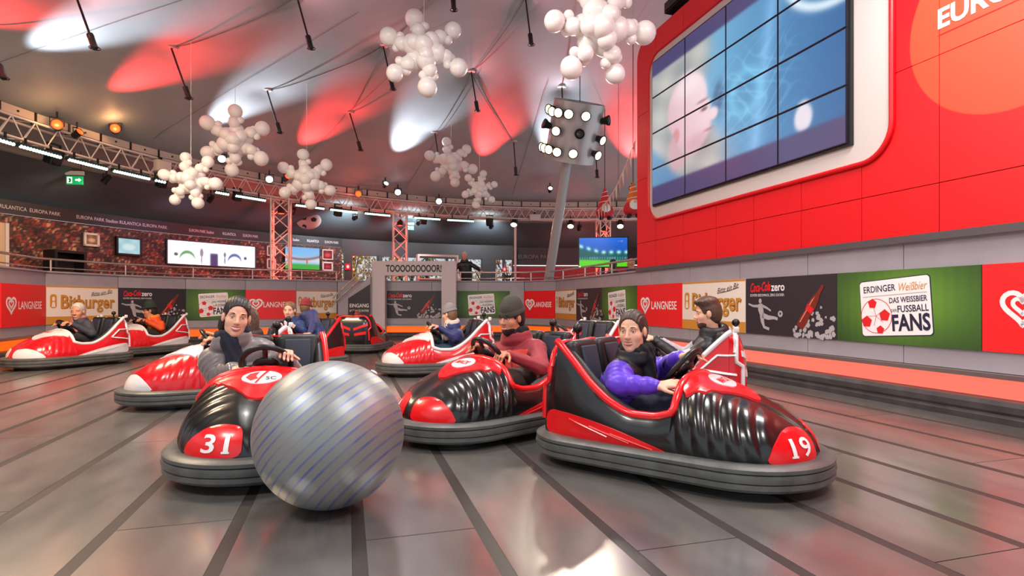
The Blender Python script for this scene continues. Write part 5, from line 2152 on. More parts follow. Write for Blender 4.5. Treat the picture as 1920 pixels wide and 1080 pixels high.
# ================================================================== people: smooth distance fields turned into one skin
class Field:
    def __init__(s, lo, hi, h):
        s.lo = np.array(lo, float)
        s.h = h
        s.n = np.ceil((np.array(hi) - s.lo) / h).astype(int) + 1
        s.v = np.full(s.n, .5, np.float32)
        s.ax = [s.lo[i] + np.arange(s.n[i]) * h for i in range(3)]

    def _sub(s, lo, hi):
        a = np.clip(np.floor((np.array(lo) - s.lo) / s.h).astype(int), 0, s.n)
        b = np.clip(np.ceil((np.array(hi) - s.lo) / s.h).astype(int) + 1, 0, s.n)
        return tuple(slice(i, j) for i, j in zip(a, b))

    def _pts(s, sl):
        return (s.ax[0][sl[0]][:, None, None], s.ax[1][sl[1]][None, :, None], s.ax[2][sl[2]][None, None, :])

    def _blend(s, sl, d, k, op):
        a = s.v[sl]
        if op == 'u':
            if k > 0:
                g = np.maximum(k - np.abs(a - d), 0) / k
                s.v[sl] = np.minimum(a, d) - g * g * k * .25
            else:
                s.v[sl] = np.minimum(a, d)
        else:
            d = -d
            g = np.maximum(k - np.abs(a - d), 0) / max(k, 1e-6)
            s.v[sl] = np.maximum(a, d) + g * g * k * .25

    def cone(s, a, b, ra, rb, k=.02, op='u', quilt=None):
        a, b = np.array(a, float), np.array(b, float)
        m = max(ra, rb) + k + 3 * s.h + .03
        sl = s._sub(np.minimum(a, b) - m, np.maximum(a, b) + m)
        X, Y, Z = s._pts(sl)
        ab = b - a
        l2 = max(ab @ ab, 1e-9)
        t = np.clip(((X - a[0]) * ab[0] + (Y - a[1]) * ab[1] + (Z - a[2]) * ab[2]) / l2, 0, 1)
        d = np.sqrt((X - a[0] - t * ab[0]) ** 2 + (Y - a[1] - t * ab[1]) ** 2 + (Z - a[2] - t * ab[2]) ** 2) - (ra + (rb - ra) * t)
        if quilt:
            d = d - quilt[1] * np.abs(np.sin(t * PI * quilt[0])) ** .8
        s._blend(sl, d, k, op)

    def ell(s, c, r, M=None, k=.02, op='u'):
        c, r = np.array(c, float), np.array(r, float)
        m = max(r) + k + 3 * s.h + .02
        sl = s._sub(c - m, c + m)
        X, Y, Z = (q - c[i] for i, q in enumerate(s._pts(sl)))
        if M is not None:
            A = [X * M[0][i] + Y * M[1][i] + Z * M[2][i] for i in range(3)]     # columns of M are the ellipsoid axes
        else:
            A = [X + 0 * Y + 0 * Z, Y + 0 * X + 0 * Z, Z + 0 * X + 0 * Y]
        k0 = np.sqrt(sum((A[i] / r[i]) ** 2 for i in range(3)))
        k1 = np.sqrt(sum((A[i] / r[i] ** 2) ** 2 for i in range(3))) + 1e-9
        s._blend(sl, k0 * (k0 - 1) / k1, k, op)

    def half(s, c, nrm, R, k=.004):
        """cut away everything beyond the plane (c, nrm) within radius R of c"""
        c, nrm = np.array(c, float), np.array(nrm, float)
        sl = s._sub(c - R, c + R)
        X, Y, Z = s._pts(sl)
        d = (X - c[0]) * nrm[0] + (Y - c[1]) * nrm[1] + (Z - c[2]) * nrm[2]
        s.v[sl] = np.maximum(s.v[sl], d)

    def mesh(s):
        v, h = s.v, s.h
        v[0], v[-1], v[:, 0], v[:, -1], v[:, :, 0], v[:, :, -1] = .5, .5, .5, .5, .5, .5
        sg = v < 0
        c = np.zeros(np.array(v.shape) - 1, np.uint8)
        for i in (0, 1):
            for j in (0, 1):
                for k in (0, 1):
                    c += sg[i:v.shape[0] - 1 + i, j:v.shape[1] - 1 + j, k:v.shape[2] - 1 + k]
        cells = np.argwhere((c > 0) & (c < 8))
        idx = np.full(c.shape, -1, np.int32)
        idx[tuple(cells.T)] = np.arange(len(cells))
        acc = np.zeros((len(cells), 3))
        cnt = np.zeros(len(cells))
        cor = [(i, j, k) for i in (0, 1) for j in (0, 1) for k in (0, 1)]
        for a in cor:
            for ax in range(3):
                if a[ax]:
                    continue
                b = list(a)
                b[ax] = 1
                va = v[tuple((cells + a).T)]
                vb = v[tuple((cells + b).T)]
                x = (va < 0) != (vb < 0)
                t = np.where(x, va / np.where(x, va - vb, 1), 0)
                p = np.tile(np.array(a, float), (len(cells), 1))
                p[:, ax] += t
                acc[x] += p[x]
                cnt[x] += 1
        V = s.lo + (cells + acc / cnt[:, None]) * h
        Q = []
        for ax in range(3):
            o1, o2 = [(1, 2), (2, 0), (0, 1)][ax]
            sl0 = [slice(None)] * 3
            sl1 = [slice(None)] * 3
            sl0[ax], sl1[ax] = slice(0, -1), slice(1, None)
            s0, s1 = sg[tuple(sl0)], sg[tuple(sl1)]
            for flip in (False, True):
                e = np.argwhere((s0 & ~s1) if not flip else (~s0 & s1))
                if not len(e):
                    continue
                e = e[(e[:, o1] > 0) & (e[:, o2] > 0) & (e[:, o1] < v.shape[o1] - 1) & (e[:, o2] < v.shape[o2] - 1)]
                d1, d2 = np.zeros(3, int), np.zeros(3, int)
                d1[o1], d2[o2] = 1, 1
                q = [idx[tuple(k.T)] for k in (e - d1 - d2, e - d2, e, e - d1)]
                if flip:
                    q = q[::-1]
                Q.append(np.stack(q, 1))
        return V, np.concatenate(Q)


def np_mesh(name, V, Q, mats, mi=None):
    me = bpy.data.meshes.new(name)
    me.vertices.add(len(V))
    me.vertices.foreach_set('co', V.astype(np.float32).ravel())
    me.loops.add(Q.size)
    me.loops.foreach_set('vertex_index', Q.astype(np.int32).ravel())
    me.polygons.add(len(Q))
    me.polygons.foreach_set('loop_start', np.arange(0, Q.size, 4, dtype=np.int32))
    me.polygons.foreach_set('loop_total', np.full(len(Q), 4, np.int32))
    for m in mats:
        me.materials.append(m)
    if mi is not None:
        me.polygons.foreach_set('material_index', mi.astype(np.int32))
    me.polygons.foreach_set('use_smooth', np.ones(len(Q), bool))
    me.update(calc_edges=True)
    return me


def relax(V, Q, it=1, lam=.5):
    e = np.concatenate([Q[:, [0, 1]], Q[:, [1, 2]], Q[:, [2, 3]], Q[:, [3, 0]]])
    for _ in range(it):
        acc = np.zeros_like(V)
        c = np.zeros(len(V))
        for a, b in ((0, 1), (1, 0)):
            for i in range(3):
                acc[:, i] += np.bincount(e[:, a], V[e[:, b], i], len(V))
            c += np.bincount(e[:, a], minlength=len(V))
        V = V + lam * (acc / c[:, None] - V)
    return V


def nrm(v):
    return Vector(v).normalized()


def ik(a, b, l1, l2, pole):
    """elbow or knee position; b is pulled in when out of reach"""
    a, b = Vector(a), Vector(b)
    d = b - a
    L = min(d.length, (l1 + l2) * .995)
    u = d.normalized()
    b = a + u * L
    x = (l1 * l1 - l2 * l2 + L * L) / (2 * L)
    y = math.sqrt(max(l1 * l1 - x * x, 0))
    p = Vector(pole)
    p = (p - u * p.dot(u)).normalized()
    return a + u * x + p * y, b


SKIN = {k: mat('skin_' + k, c, .5, bump=(180, .03)) for k, c in (('fair', (232, 178, 150)), ('warm', (216, 150, 116)), ('tan', (206, 142, 112)))}
for m_ in SKIN.values():
    m_.node_tree.nodes['Principled BSDF'].inputs['Subsurface Weight'].default_value = .08
    m_.node_tree.nodes['Principled BSDF'].inputs['Subsurface Radius'].default_value = (.02, .008, .005)
M_LIP = mat('lips', (184, 92, 84), .45)
M_EYEW = mat('eye_white', (236, 232, 228), .25)
M_TEETH = mat('teeth', (242, 236, 228), .3)


def person(label, pelvis, head, face, sty, hands, feet=None, up=(0, 0, 1), sc=1.0, side=None, vox=.006, knee_pole=(0, 0, 1), seatz=None, standing=False):
    """pelvis, head, hands and feet are world points; returns the person"""
    pelvis, head = Vector(pelvis), Vector(head)
    base = Vector((pelvis.x, pelvis.y, seatz if seatz is not None else pelvis.z - .1))
    root = thing('person', label, 'person', base)
    P = pelvis - base
    Hc = head - base
    fd = nrm(face)
    upv = nrm(up)
    lf = upv.cross(fd).normalized()            # the head's own left
    hu = fd.cross(lf).normalized()
    HM = [[fd[i], lf[i], hu[i]] for i in range(3)]
    hs = sc * sty.get('hs', 1.0)
    def hp(x, y, z):
        return Hc + (fd * x + lf * y + hu * z) * hs
    neck = Hc - hu * .145 * hs - fd * .045 * hs
    spine = (neck - P)
    ax_ = spine.normalized()
    sv = Vector(side) if side else lf
    sv = (sv - ax_ * sv.dot(ax_)).normalized()       # body's left
    fw = sv.cross(ax_).normalized()                  # body's front
    nb = neck - ax_ * .075 * sc
    bw = sty.get('shoulder', .165) * sc
    sh = {s: nb + sv * bw * s - ax_ * .035 * sc for s in (1, -1)}
    hipj = {s: P + sv * .09 * sc * s for s in (1, -1)}
    arms = {}
    for s, hd in zip((1, -1), hands):
        tgt = Vector(hd['pos']) - base
        pole = Vector(hd.get('pole', (sv * s * .85 - Vector((0, 0, .55)) - fw * .25)))
        el, wr_ = ik(sh[s], tgt, .285 * sc, .265 * sc, pole)
        if 'elbow' in hd:
            el, wr_ = Vector(hd['elbow']) - base, tgt
        arms[s] = (el, wr_, hd)
    legs = {}
    for s, ft in zip((1, -1), feet):
        kn, an = ik(hipj[s], Vector(ft) - base, .42 * sc, .41 * sc, Vector(knee_pole) + sv * s * .15)
        legs[s] = (kn, an)
    allp = [P, Hc, neck] + [q for s in (1, -1) for q in (sh[s], arms[s][0], arms[s][1], *legs[s])]
    lo = np.min([list(p) for p in allp], 0) - .27
    hi = np.max([list(p) for p in allp], 0) + .27
    skin = SKIN[sty.get('skin', 'fair')]

    # ---- body
    f = Field(lo, hi, vox)
    f.ell(hp(-.012, 0, .035), np.array((.098, .0755, .090)) * hs, HM, .01)
    f.ell(hp(.018, 0, -.03), np.array((.074, .062, .092)) * hs, HM, .02)
    f.ell(hp(.03, 0, -.07), np.array((.056, .05, .05)) * hs, HM, .02)
    f.ell(hp(.068, 0, -.100), np.array((.02, .022, .018)) * hs, HM, .02)
    for s in (1, -1):
        f.ell(hp(.052, .038 * s, -.022), np.array((.030, .026, .028)) * hs, HM, .02)
        f.ell(hp(.097, .031 * s, .011), np.array((.015, .017, .011)) * hs, HM, .012, 'sub')
        f.ell(hp(.0, .079 * s, .0), np.array((.020, .010, .032)) * hs, HM, .006)
        f.ell(hp(.098, .013 * s, -.026), np.array((.010, .008, .008)) * hs, HM, .006)
        f.cone(hp(.082, .018 * s, .031), hp(.072, .046 * s, .03), .009 * hs, .008 * hs, .012)
    f.cone(hp(.086, 0, .02), hp(.107, 0, -.022), .008 * hs, .0125 * hs, .010)
    f.cone(hp(-.025, 0, -.06), neck - ax_ * .06 * sc, .054 * hs, .062 * sc, .03)
    for s in (1, -1):
        f.cone(P + sv * .075 * sc * s, nb + sv * .085 * sc * s - ax_ * .08 * sc, .105 * sc, .095 * sc, .06)
        f.cone(nb, sh[s], .055 * sc, .052 * sc, .05)
        el, wr_, hd = arms[s]
        f.cone(sh[s], el, .05 * sc, .04 * sc, .03)
        f.cone(el, wr_, .04 * sc, .027 * sc, .02)
        kn, an = legs[s]
        f.cone(hipj[s], kn, .082 * sc, .055 * sc, .04)
        f.cone(kn, an, .054 * sc, .036 * sc, .03)
        toe = an + (fw * .16 + Vector((0, 0, -.03))) * sc if not standing else an + fw * .16 * sc + Vector((0, 0, -.045 * sc))
        f.cone(an + Vector((0, 0, -.03 * sc)), toe, .036 * sc, .028 * sc, .02)
        # hand: four metacarpals, four fingers of unequal length, a thumb off the side of the palm
        d = nrm(hd['dir'])
        pn = Vector(hd['nrm'])
        pn = (pn - d * pn.dot(d)).normalized()
        ac = d.cross(pn).normalized() * s          # towards the thumb
        cu = hd.get('curl', .5)
        g = sc * sty.get('hand', 1.05)
        for j, (o_, l_) in enumerate(((.030, .072), (.010, .080), (-.010, .074), (-.029, .058))):
            k0 = wr_ + d * .088 * g + ac * o_ * g - d * (.010 * g if j == 3 else 0)
            f.cone(wr_ + ac * o_ * .55 * g, k0, .0145 * g, .0125 * g, .012)
            dd, q = d.copy(), k0.copy()
            sp_ = ac * (.10 - .07 * j) * hd.get('spread', 1.0)
            dd = (dd + sp_).normalized()
            for m_, (fr, rr_) in enumerate(((.45, .0098), (.31, .0088), (.24, .0078))):
                an_ = cu * (.75 if m_ == 0 else 1.0)
                dd = (dd * math.cos(an_) + (pn - dd * pn.dot(dd)).normalized() * math.sin(an_)).normalized()
                q2 = q + dd * l_ * fr * 1.12 * g
                f.cone(q, q2, rr_ * g, (rr_ - .0008) * g, .004)
                q = q2
        t0 = wr_ + d * .025 * g + ac * .022 * g
        td = (ac * .75 + d * .65 + pn * .35 * cu).normalized()
        t1 = t0 + td * .045 * g
        f.cone(t0, t1, .0155 * g, .0115 * g, .010)
        td = (td + d * .5 + pn * .5 * cu).normalized()
        t2 = t1 + td * .032 * g
        f.cone(t1, t2, .0108 * g, .0095 * g, .004)
        f.cone(t2, t2 + (td + d * .25).normalized() * .024 * g, .0095 * g, .008 * g, .004)
    V, Q = f.mesh()
    V = relax(V, Q, 1, .4)
    inst('body', np_mesh('body', V, Q, [skin]), root)

    # ---- face details
    for s in (1, -1):
        ec = hp(.0725, .031 * s, .0105)
        e = MB().sphere(ec, .0125 * hs, 16, 12).build('eye', M_EYEW, root, 180)
        gz = nrm(fd + lf * s * .10 - hu * .03)
        MB().sphere(ec + gz * .0072 * hs, .0062 * hs, 12, 8).build('iris', mat('iris_' + sty.get('eye', 'brown'), (70, 44, 30) if sty.get('eye', 'brown') == 'brown' else (70, 96, 110), .2), e, 180)
        # upper and lower lid: bands of a slightly larger sphere
        for l0, l1 in ((sty.get('lid', .36), 1.45), (-1.45, -.36)):
            vv_, ff_ = [], []
            for j in range(7):
                for i in range(15):
                    az_, el_ = -1.5 + 3.0 * i / 14, l0 + (l1 - l0) * j / 6
                    el_ = el_ - (.30 * (az_ / 1.5) ** 2 if l0 > 0 and j == 0 else -.2 * (az_ / 1.5) ** 2 if l1 < 0 and j == 6 else 0)
                    r_ = .0142 * hs
                    vv_.append(ec + (fd * math.cos(az_) * math.cos(el_) + lf * math.sin(az_) * math.cos(el_) + hu * math.sin(el_)) * r_)
            for j in range(6):
                for i in range(14):
                    q_ = j * 15 + i
                    ff_.append((q_, q_ + 1, q_ + 16, q_ + 15))
            MB().add(vv_, ff_).build('eyelid', skin, root, 180)
            if l0 > 0:
                MB().tube([v_ + fd * .0006 for v_ in vv_[1:14]], .0011 * hs, 5).build('eyelashes', sty['hairm'], root, 180)
        MB().tube([hp(.094 - .012 * abs(k) ** 1.5, (.032 + .02 * k) * s, .0375 - .005 * k * k + .002 * k) for k in np.linspace(-1, 1, 7)], [.0016 * hs, .003 * hs, .0036 * hs, .0036 * hs, .003 * hs, .0022 * hs, .001 * hs], 6).build('eyebrow', sty['hairm'], root, 180)
    sm = sty.get('smile', .3)
    mw = .024 + .005 * sm
    def lip(y, zz, bulge):
        return hp(.0925 + bulge - 9 * y * y, y, -.060 + zz + sm * 8 * y * y)
    ys = np.linspace(-mw, mw, 9)
    op_ = sty.get('open', 0.0)
    MB().tube([lip(y, .004 + op_ * .5, .0) for y in ys], [(.0015 + .0042 * (1 - (y / mw) ** 2)) * hs for y in ys], 7).build('upper_lip', M_LIP, root, 180)
    MB().tube([lip(y, -.006 - op_ * (1 - (y / mw) ** 2), .0005) for y in ys], [(.0015 + .005 * (1 - (y / mw) ** 2)) * hs for y in ys], 7).build('lower_lip', M_LIP, root, 180)
    if op_ > 0:
        MB().tube([lip(y * .85, -.001, -.002) for y in ys], [(.001 + op_ * .7 * (1 - (y / mw) ** 2) + .002) * hs for y in ys], 7).build('teeth', M_TEETH, root, 180)

    # ---- hair or hat
    hm = sty['hairm']
    style = sty.get('hair', 'short')
    hlo, hhi = np.array(Hc) - .22 * hs - .06, np.array(Hc) + .22 * hs + .02
    if style != 'none':
        f = Field(hlo, hhi, min(vox, .006))
        f.ell(hp(-.018, 0, .042), np.array((.106, .0835, .098)) * hs, HM, .01)
        f.ell(hp(-.05, 0, -.01), np.array((.073, .078, .088)) * hs, HM, .03)
        if style in ('bun', 'tied'):
            f.ell(hp(-.135, 0, -.015 if style == 'tied' else -.02), np.array((.045, .05, .05)) * hs, HM, .02)
        if style == 'tied':
            f.ell(hp(-.105, .02, -.10), np.array((.04, .045, .07)) * hs, HM, .03)
            f.ell(hp(-.085, -.055, -.055), np.array((.045, .04, .075)) * hs, HM, .03)
            f.ell(hp(-.045, 0, .09), np.array((.085, .072, .058)) * hs, HM, .03)
        if style == 'long':
            f.ell(hp(-.04, 0, -.10), np.array((.075, .095, .13)) * hs, HM, .05)
        if style == 'floppy':
            f.ell(hp(.045, .02, .112), np.array((.06, .07, .03)) * hs, HM, .04)
            f.ell(hp(-.01, 0, .11), np.array((.09, .075, .045)) * hs, HM, .03)
        f.ell(hp(.105, 0, -.030), np.array((.090 if style != 'floppy' else .08, .090, .124)) * hs, HM, .012, 'sub')
        for s in (1, -1):
            f.ell(hp(.012, .095 * s, -.012), np.array((.032, .03, .045)) * hs, HM, .01, 'sub')
        f.half(hp(0, 0, -.105 if style not in ('long', 'tied') else -.22), -hu, .25)
        X, Y, Z = f._pts((slice(None),) * 3)
        # comb lines
        a_ = (X - Hc.x) * lf.x + (Y - Hc.y) * lf.y + (Z - Hc.z) * lf.z
        f.v = f.v + .0022 * np.sin(a_ * 420 / hs + 6 * np.sin(((X - Hc.x) * fd.x + (Y - Hc.y) * fd.y + (Z - Hc.z) * fd.z) * 14)).astype(np.float32)
        V, Q = f.mesh()
        inst('hair', np_mesh('hair', relax(V, Q, 1), Q, [hm]), root)
    if sty.get('beard'):
        f = Field(hlo, hhi, min(vox, .005))
        f.ell(hp(.030, 0, -.071), np.array((.0615, .0565, .054)) * hs, HM, .02)
        f.ell(hp(.066, 0, -.100), np.array((.0225, .025, .0205)) * hs, HM, .02)
        f.ell(hp(.06, 0, -.028), np.array((.075, .054, .044)) * hs, HM, .01, 'sub')
        f.ell(hp(.098, 0, -.060), np.array((.02, .027, .013)) * hs, HM, .006, 'sub')
        f.half(hp(-.012, 0, 0), -fd, .2)
        V, Q = f.mesh()
        inst('beard', np_mesh('beard', relax(V, Q, 1), Q, [sty['beard']]), root)
    if sty.get('hat'):
        f = Field(hlo - .05, hhi + .06, min(vox, .006))
        if sty['hat'] == 'beanie':
            f.ell(hp(-.016, 0, .056), np.array((.108, .088, .104)) * hs, HM, .01)
            f.ell(hp(-.03, 0, .12), np.array((.062, .055, .05)) * hs, HM, .05)
            f.half(hp(.06, 0, .034), -(hu * .96 + fd * .20).normalized(), .3)
            V, Q = f.mesh()
            inst('beanie', np_mesh('beanie', relax(V, Q, 1), Q, [sty['hatm']]), root)
            fold = [hp(-.016 + .1075 * math.cos(a), .0875 * math.sin(a), .056 - .021 * math.cos(a) * 1.0) for a in np.linspace(0, 2 * PI, 33)[:-1]]
            MB().tube(fold, .0055 * hs, 8, True, 4.2).build('beanie_fold', sty['hatm'], root, 180)
        else:
            f.ell(hp(-.012, 0, .085), np.array((.098, .082, .12)) * hs, HM, .01)
            f.half(hp(0, 0, .055), -hu, .3)
            f.ell(hp(0, 0, .062), np.array((.155, .14, .012)) * hs, HM, .02)
            V, Q = f.mesh()
            inst('brimmed_hat', np_mesh('brimmed_hat', relax(V, Q, 1), Q, [sty['hatm']]), root)

    # ---- jacket
    qn = sty.get('quilt', 0)
    puff = sty.get('puff', .0) * sc
    f = Field(lo, hi, max(vox, .0065))
    qa = (qn, .020) if qn else None
    for s in (1, -1):
        f.cone(P + sv * .07 * sc * s - ax_ * .02, nb + sv * .082 * sc * s - ax_ * .075 * sc, (.122 + puff) * sc, (.112 + puff) * sc, .04 if qn else .07, quilt=qa)
        f.cone(nb, sh[s] , .072 * sc, .068 * sc + puff, .06)
        el, wr_, hd = arms[s]
        wq = wr_ + (el - wr_).normalized() * .015
        f.cone(sh[s], el, .066 * sc + puff, .057 * sc + puff, .03, quilt=(max(2, round(qn * .4)), sty.get('qamp', .0085)) if qn else None)
        f.cone(el, wq, .056 * sc + puff * .9, .038 * sc + puff * .4, .025, quilt=(max(2, round(qn * .4)), sty.get('qamp', .0085) * .9) if qn else None)
    # folds at the elbows and waist
    X, Y, Z = f._pts((slice(None),) * 3)
    f.v = f.v + ((.0012 if qn else .0028) * np.sin(X * 61 + 3 * np.sin(Z * 23)) * np.sin(Z * 67 + 2 * np.sin(Y * 31 + X * 17))).astype(np.float32)
    cr = sty.get('collar', .03)
    cn = (hu * .7 + ax_ * .3).normalized()
    cu_ = cn.cross(sv).normalized()
    for i in range(26):
        a0_, a1_ = 2 * PI * i / 26, 2 * PI * (i + 1) / 26
        q = [neck - cn * .02 * sc + (cu_ * math.cos(a) * .082 + sv * math.sin(a) * .088) * sc for a in (a0_, a1_)]
        f.cone(q[0], q[1], cr * sc, cr * sc, .02)
        if cr > .025:
            f.cone(q[0] + cn * .035 * sc, q[1] + cn * .035 * sc, cr * .75 * sc, cr * .75 * sc, .02)
    if sty.get('open_front'):
        fm = [[fw[i], sv[i], ax_[i]] for i in range(3)]
        f.ell(nb - ax_ * .10 * sc + fw * .145 * sc, np.array((.075, .05, .20)) * sc, fm, .02, 'sub')
        f.ell(neck + fw * .10 * sc, np.array((.07, .05, .07)) * sc, fm, .02, 'sub')
    if sty.get('hood'):
        f.ell(neck - fw * .10 * sc - ax_ * .04 * sc, np.array((.05, .09, .06)) * sc, [[fw[i], sv[i], ax_[i]] for i in range(3)], .03)
    V, Q = f.mesh()
    V = relax(V, Q, 1)
    cen = V[Q].mean(1)
    mi = None
    if sty.get('jmap'):
        mi = sty['jmap'](cen, dict(P=P, nb=nb, neck=neck, sh=sh, arms=arms, sv=sv, ax=ax_, fw=fw, sc=sc))
    inst('jacket', np_mesh('jacket', V, Q, sty['jm'], mi), root)
    # zip line down the front
    if sty.get('zip'):
        zl = []
        bv = BVHTree.FromPolygons([Vector(p) for p in V[::1]], [tuple(q) for q in Q]) if len(Q) < 90000 else None
        if bv:
            for t_ in np.linspace(.12, .93, 18):
                o = P.lerp(nb, t_) + fw * .6
                h_ = bv.ray_cast(o, -fw, 1)
                if h_[0] is not None and (h_[0] - (P.lerp(nb, t_))).length < .3:
                    zl.append(h_[0] + fw * .001)
            if len(zl) > 4:
                MB().tube(zl, .0055 * sc, 5).build('zip', sty['zip'], root, 180)
    if sty.get('scarf'):
        f = Field(np.array(neck) - .3, np.array(neck) + .3, max(vox, .006))
        for z_, r_ in ((0, .036), (.045, .032)):
            for i in range(26):
                q = [neck + cn * (z_ - .005) * sc + (cu_ * (math.cos(a) * .068 + .0) + sv * math.sin(a) * .074) * sc - fw * 0 for a in (2 * PI * i / 26, 2 * PI * (i + 1) / 26)]
                f.cone(q[0], q[1], r_ * sc, r_ * sc, .015)
        k0 = neck + fw * .075 * sc
        if sty.get('tails', True):
          f.cone(k0, k0 - ax_ * .17 * sc + fw * .055 * sc + sv * .02, .045 * sc, .05 * sc, .03)
          f.cone(k0 + sv * .03, k0 - ax_ * .21 * sc + fw * .05 * sc - sv * .035, .035 * sc, .04 * sc, .03)
        X, Y, Z = f._pts((slice(None),) * 3)
        f.v = f.v + (.004 * np.sin((X * sv.x + Y * sv.y) * 120 + Z * 60)).astype(np.float32)
        V, Q = f.mesh()
        inst('scarf', np_mesh('scarf', relax(V, Q, 1), Q, [sty['scarf']]), root)

    # ---- trousers and shoes
    f = Field(lo, hi, max(vox, .007))
    for s in (1, -1):
        kn, an = legs[s]
        f.cone(P + sv * .06 * s * sc, P + sv * .07 * s * sc + ax_ * .06 * sc, .115 * sc, .11 * sc, .05)
        f.cone(hipj[s], kn, .095 * sc, .068 * sc, .04)
        f.cone(kn, an + (kn - an).normalized() * .05, .067 * sc, .05 * sc, .03)
    X, Y, Z = f._pts((slice(None),) * 3)
    f.v = f.v + (.003 * np.sin(X * 53 + 2 * np.sin(Y * 37)) * np.sin(Z * 71 + Y * 29)).astype(np.float32)
    V, Q = f.mesh()
    inst('trousers', np_mesh('trousers', relax(V, Q, 1), Q, [sty['tm']]), root)
    for s in (1, -1):
        f = Field(np.array(legs[s][1]) - .3, np.array(legs[s][1]) + .3, max(vox, .008))
        an = legs[s][1]
        dn = Vector((0, 0, -.045 * sc))
        f.cone(an + dn * .8, an + dn + fw * .15 * sc, .05 * sc, .042 * sc, .03)
        f.cone(an, an + dn, .05 * sc, .05 * sc, .03)
        f.half(an + Vector((0, 0, -.085 * sc)), (0, 0, -1), .3)
        V, Q = f.mesh()
        inst('shoe', np_mesh('shoe', V, Q, [sty.get('sm', M_BLACK)]), root)
    return root


# ------------------------------------------------------------------ placing people in the cars
def cl(car, x, y, z):
    """car-local point to world"""
    c, s = math.cos(car.rotation_euler.z), math.sin(car.rotation_euler.z)
    return Vector((car.location.x + x * c - y * s, car.location.y + x * s + y * c, z))


def cd(car, x, y, z):
    c, s = math.cos(car.rotation_euler.z), math.sin(car.rotation_euler.z)
    return Vector((x * c - y * s, x * s + y * c, z))


WC, WQ = Vector((.035, 0, .60)), Euler((0, math.radians(-52), 0)).to_matrix()


def grip(car, ang, back=.075):
    """a hand closed round the wheel rim at angle ang (0 = far side, pi/2 = driver's left)"""
    r = WC + WQ @ Vector((.15 * math.cos(ang), .15 * math.sin(ang), 0))
    nz = WQ @ Vector((0, 0, 1))
    out = WQ @ Vector((math.cos(ang), math.sin(ang), 0))
    d = (Vector((1, 0, 0)) * .8 + out * .35 + Vector((0, 0, .15))).normalized()
    w = r - d * .09 + nz * .022
    return dict(pos=cl(car, *w), dir=cd(car, *d), nrm=cd(car, *(-nz * .9 + Vector((0, 0, -.3)))), curl=.95)


def feet_in(car, y, dx=.0):
    return [cl(car, .50 + dx, y + .09, .265), cl(car, .50 + dx, y - .09, .265)]


def both(car, y, a=.9, b=-.9, ez=.50, ex=-.25, ew=.235):
    """two hands on the wheel, elbows kept inside the tub"""
    return [dict(grip(car, a), elbow=cl(car, ex, min(y + ew, .31), ez)), dict(grip(car, b), elbow=cl(car, ex, max(y - ew, -.31), ez))]


HAIR = {k: mat('hair_' + k, c, .45, noise=(60, .35)) for k, c in (('dark', (34, 27, 27)), ('brown', (64, 44, 36)), ('midbrown', (84, 58, 46)), ('grey', (186, 182, 178)), ('sandy', (120, 92, 66)), ('red', (140, 50, 40)))}
BLUEJ = mat('jacket_navy', (36, 44, 104), .6, sheen=.2)
JEANS = mat('jeans_dark', (48, 52, 72), .8, noise=(30, .15))
JEANSL = mat('jeans_light', (132, 164, 184), .8, noise=(30, .12))
TROUB = mat('trousers_charcoal', (48, 44, 44), .8)
TROUT = mat('trousers_brown', (86, 74, 68), .8)

# woman in the grey quilted jacket, car 31
s31 = dict(skin='fair', hairm=HAIR['dark'], hair='tied', smile=1.0, open=.006, jm=[mat('jacket_taupe', (118, 108, 108), .42, sheen=.2)], quilt=10, qamp=.017, open_front=True, puff=.006, shoulder=.15, collar=.034,
           tm=JEANSL, scarf=mat('scarf_navy', (26, 30, 48), .85), hs=.98, zip=M_STEEL, hand=1.04)
person('smiling woman with tied dark hair in a taupe quilted jacket and navy scarf', cl(c31, -.36, -.17, .36), at(443, 597, 3.92), (.50, -.86, -.05), s31,
       [dict(grip(c31, .95), elbow=cl(c31, -.26, .14, .50)), dict(pos=cl(c31, -.04, -.19, .565), dir=cd(c31, .75, .6, .05), nrm=(0, 0, -1), curl=.6, elbow=cl(c31, -.23, -.315, .51))], feet_in(c31, -.12), up=(.12, .1, 1), sc=1.06, side=cd(c31, 0, 1, 0), vox=.0045, seatz=.26)

# girl in the purple jacket, car 19
M_PURP = mat('jacket_purple', (92, 48, 206), .4, sheen=.2)
M_JBLK = mat('jacket_black', (22, 22, 28), .5)


def jm_purple(c, J):
    up_ = (c - np.array(J['nb'])) @ np.array(J['ax'])
    sd = np.abs((c - np.array(J['nb'])) @ np.array(J['sv']))
    fr = (c - np.array(J['nb'])) @ np.array(J['fw'])
    return ((up_ > -.085 * J['sc']) & (sd < .155 * J['sc']) & (fr < .15)).astype(int)


s19 = dict(skin='fair', hairm=HAIR['brown'], hair='bun', smile=.5, open=.003, jm=[M_PURP, M_JBLK], jmap=jm_purple, quilt=8, qamp=.010, open_front=True, puff=.008, shoulder=.15, collar=.032, tm=JEANS,
           scarf=mat('scarf_black', (20, 21, 27), .85), hs=.98, hand=1.02)
g19 = person('young woman with brown hair in a purple padded jacket with black yoke', cl(c19, -.36, .0, .36), at(1186, 622, 3.60), (-.50, -.85, -.08), s19,
             [dict(grip(c19, .9), elbow=cl(c19, -.2, .27, .55)), dict(pos=at(1232, 724, 3.34), dir=cd(c19, .95, .15, .22), nrm=cd(c19, .1, .5, -1), curl=.26, elbow=cl(c19, -.275, -.255, .50))], feet_in(c19, .02), up=(.05, .1, 1), sc=1.04, side=cd(c19, 0, 1, 0), vox=.0045, seatz=.26)

# bearded man in the red jacket, car 4
M_JRED = mat('jacket_wine', (150, 32, 46), .6, sheen=.2)
M_JORA = mat('jacket_orange_red', (236, 66, 48), .6, sheen=.2)
M_JNAVY = mat('jacket_navy_hem', (44, 54, 96), .6)


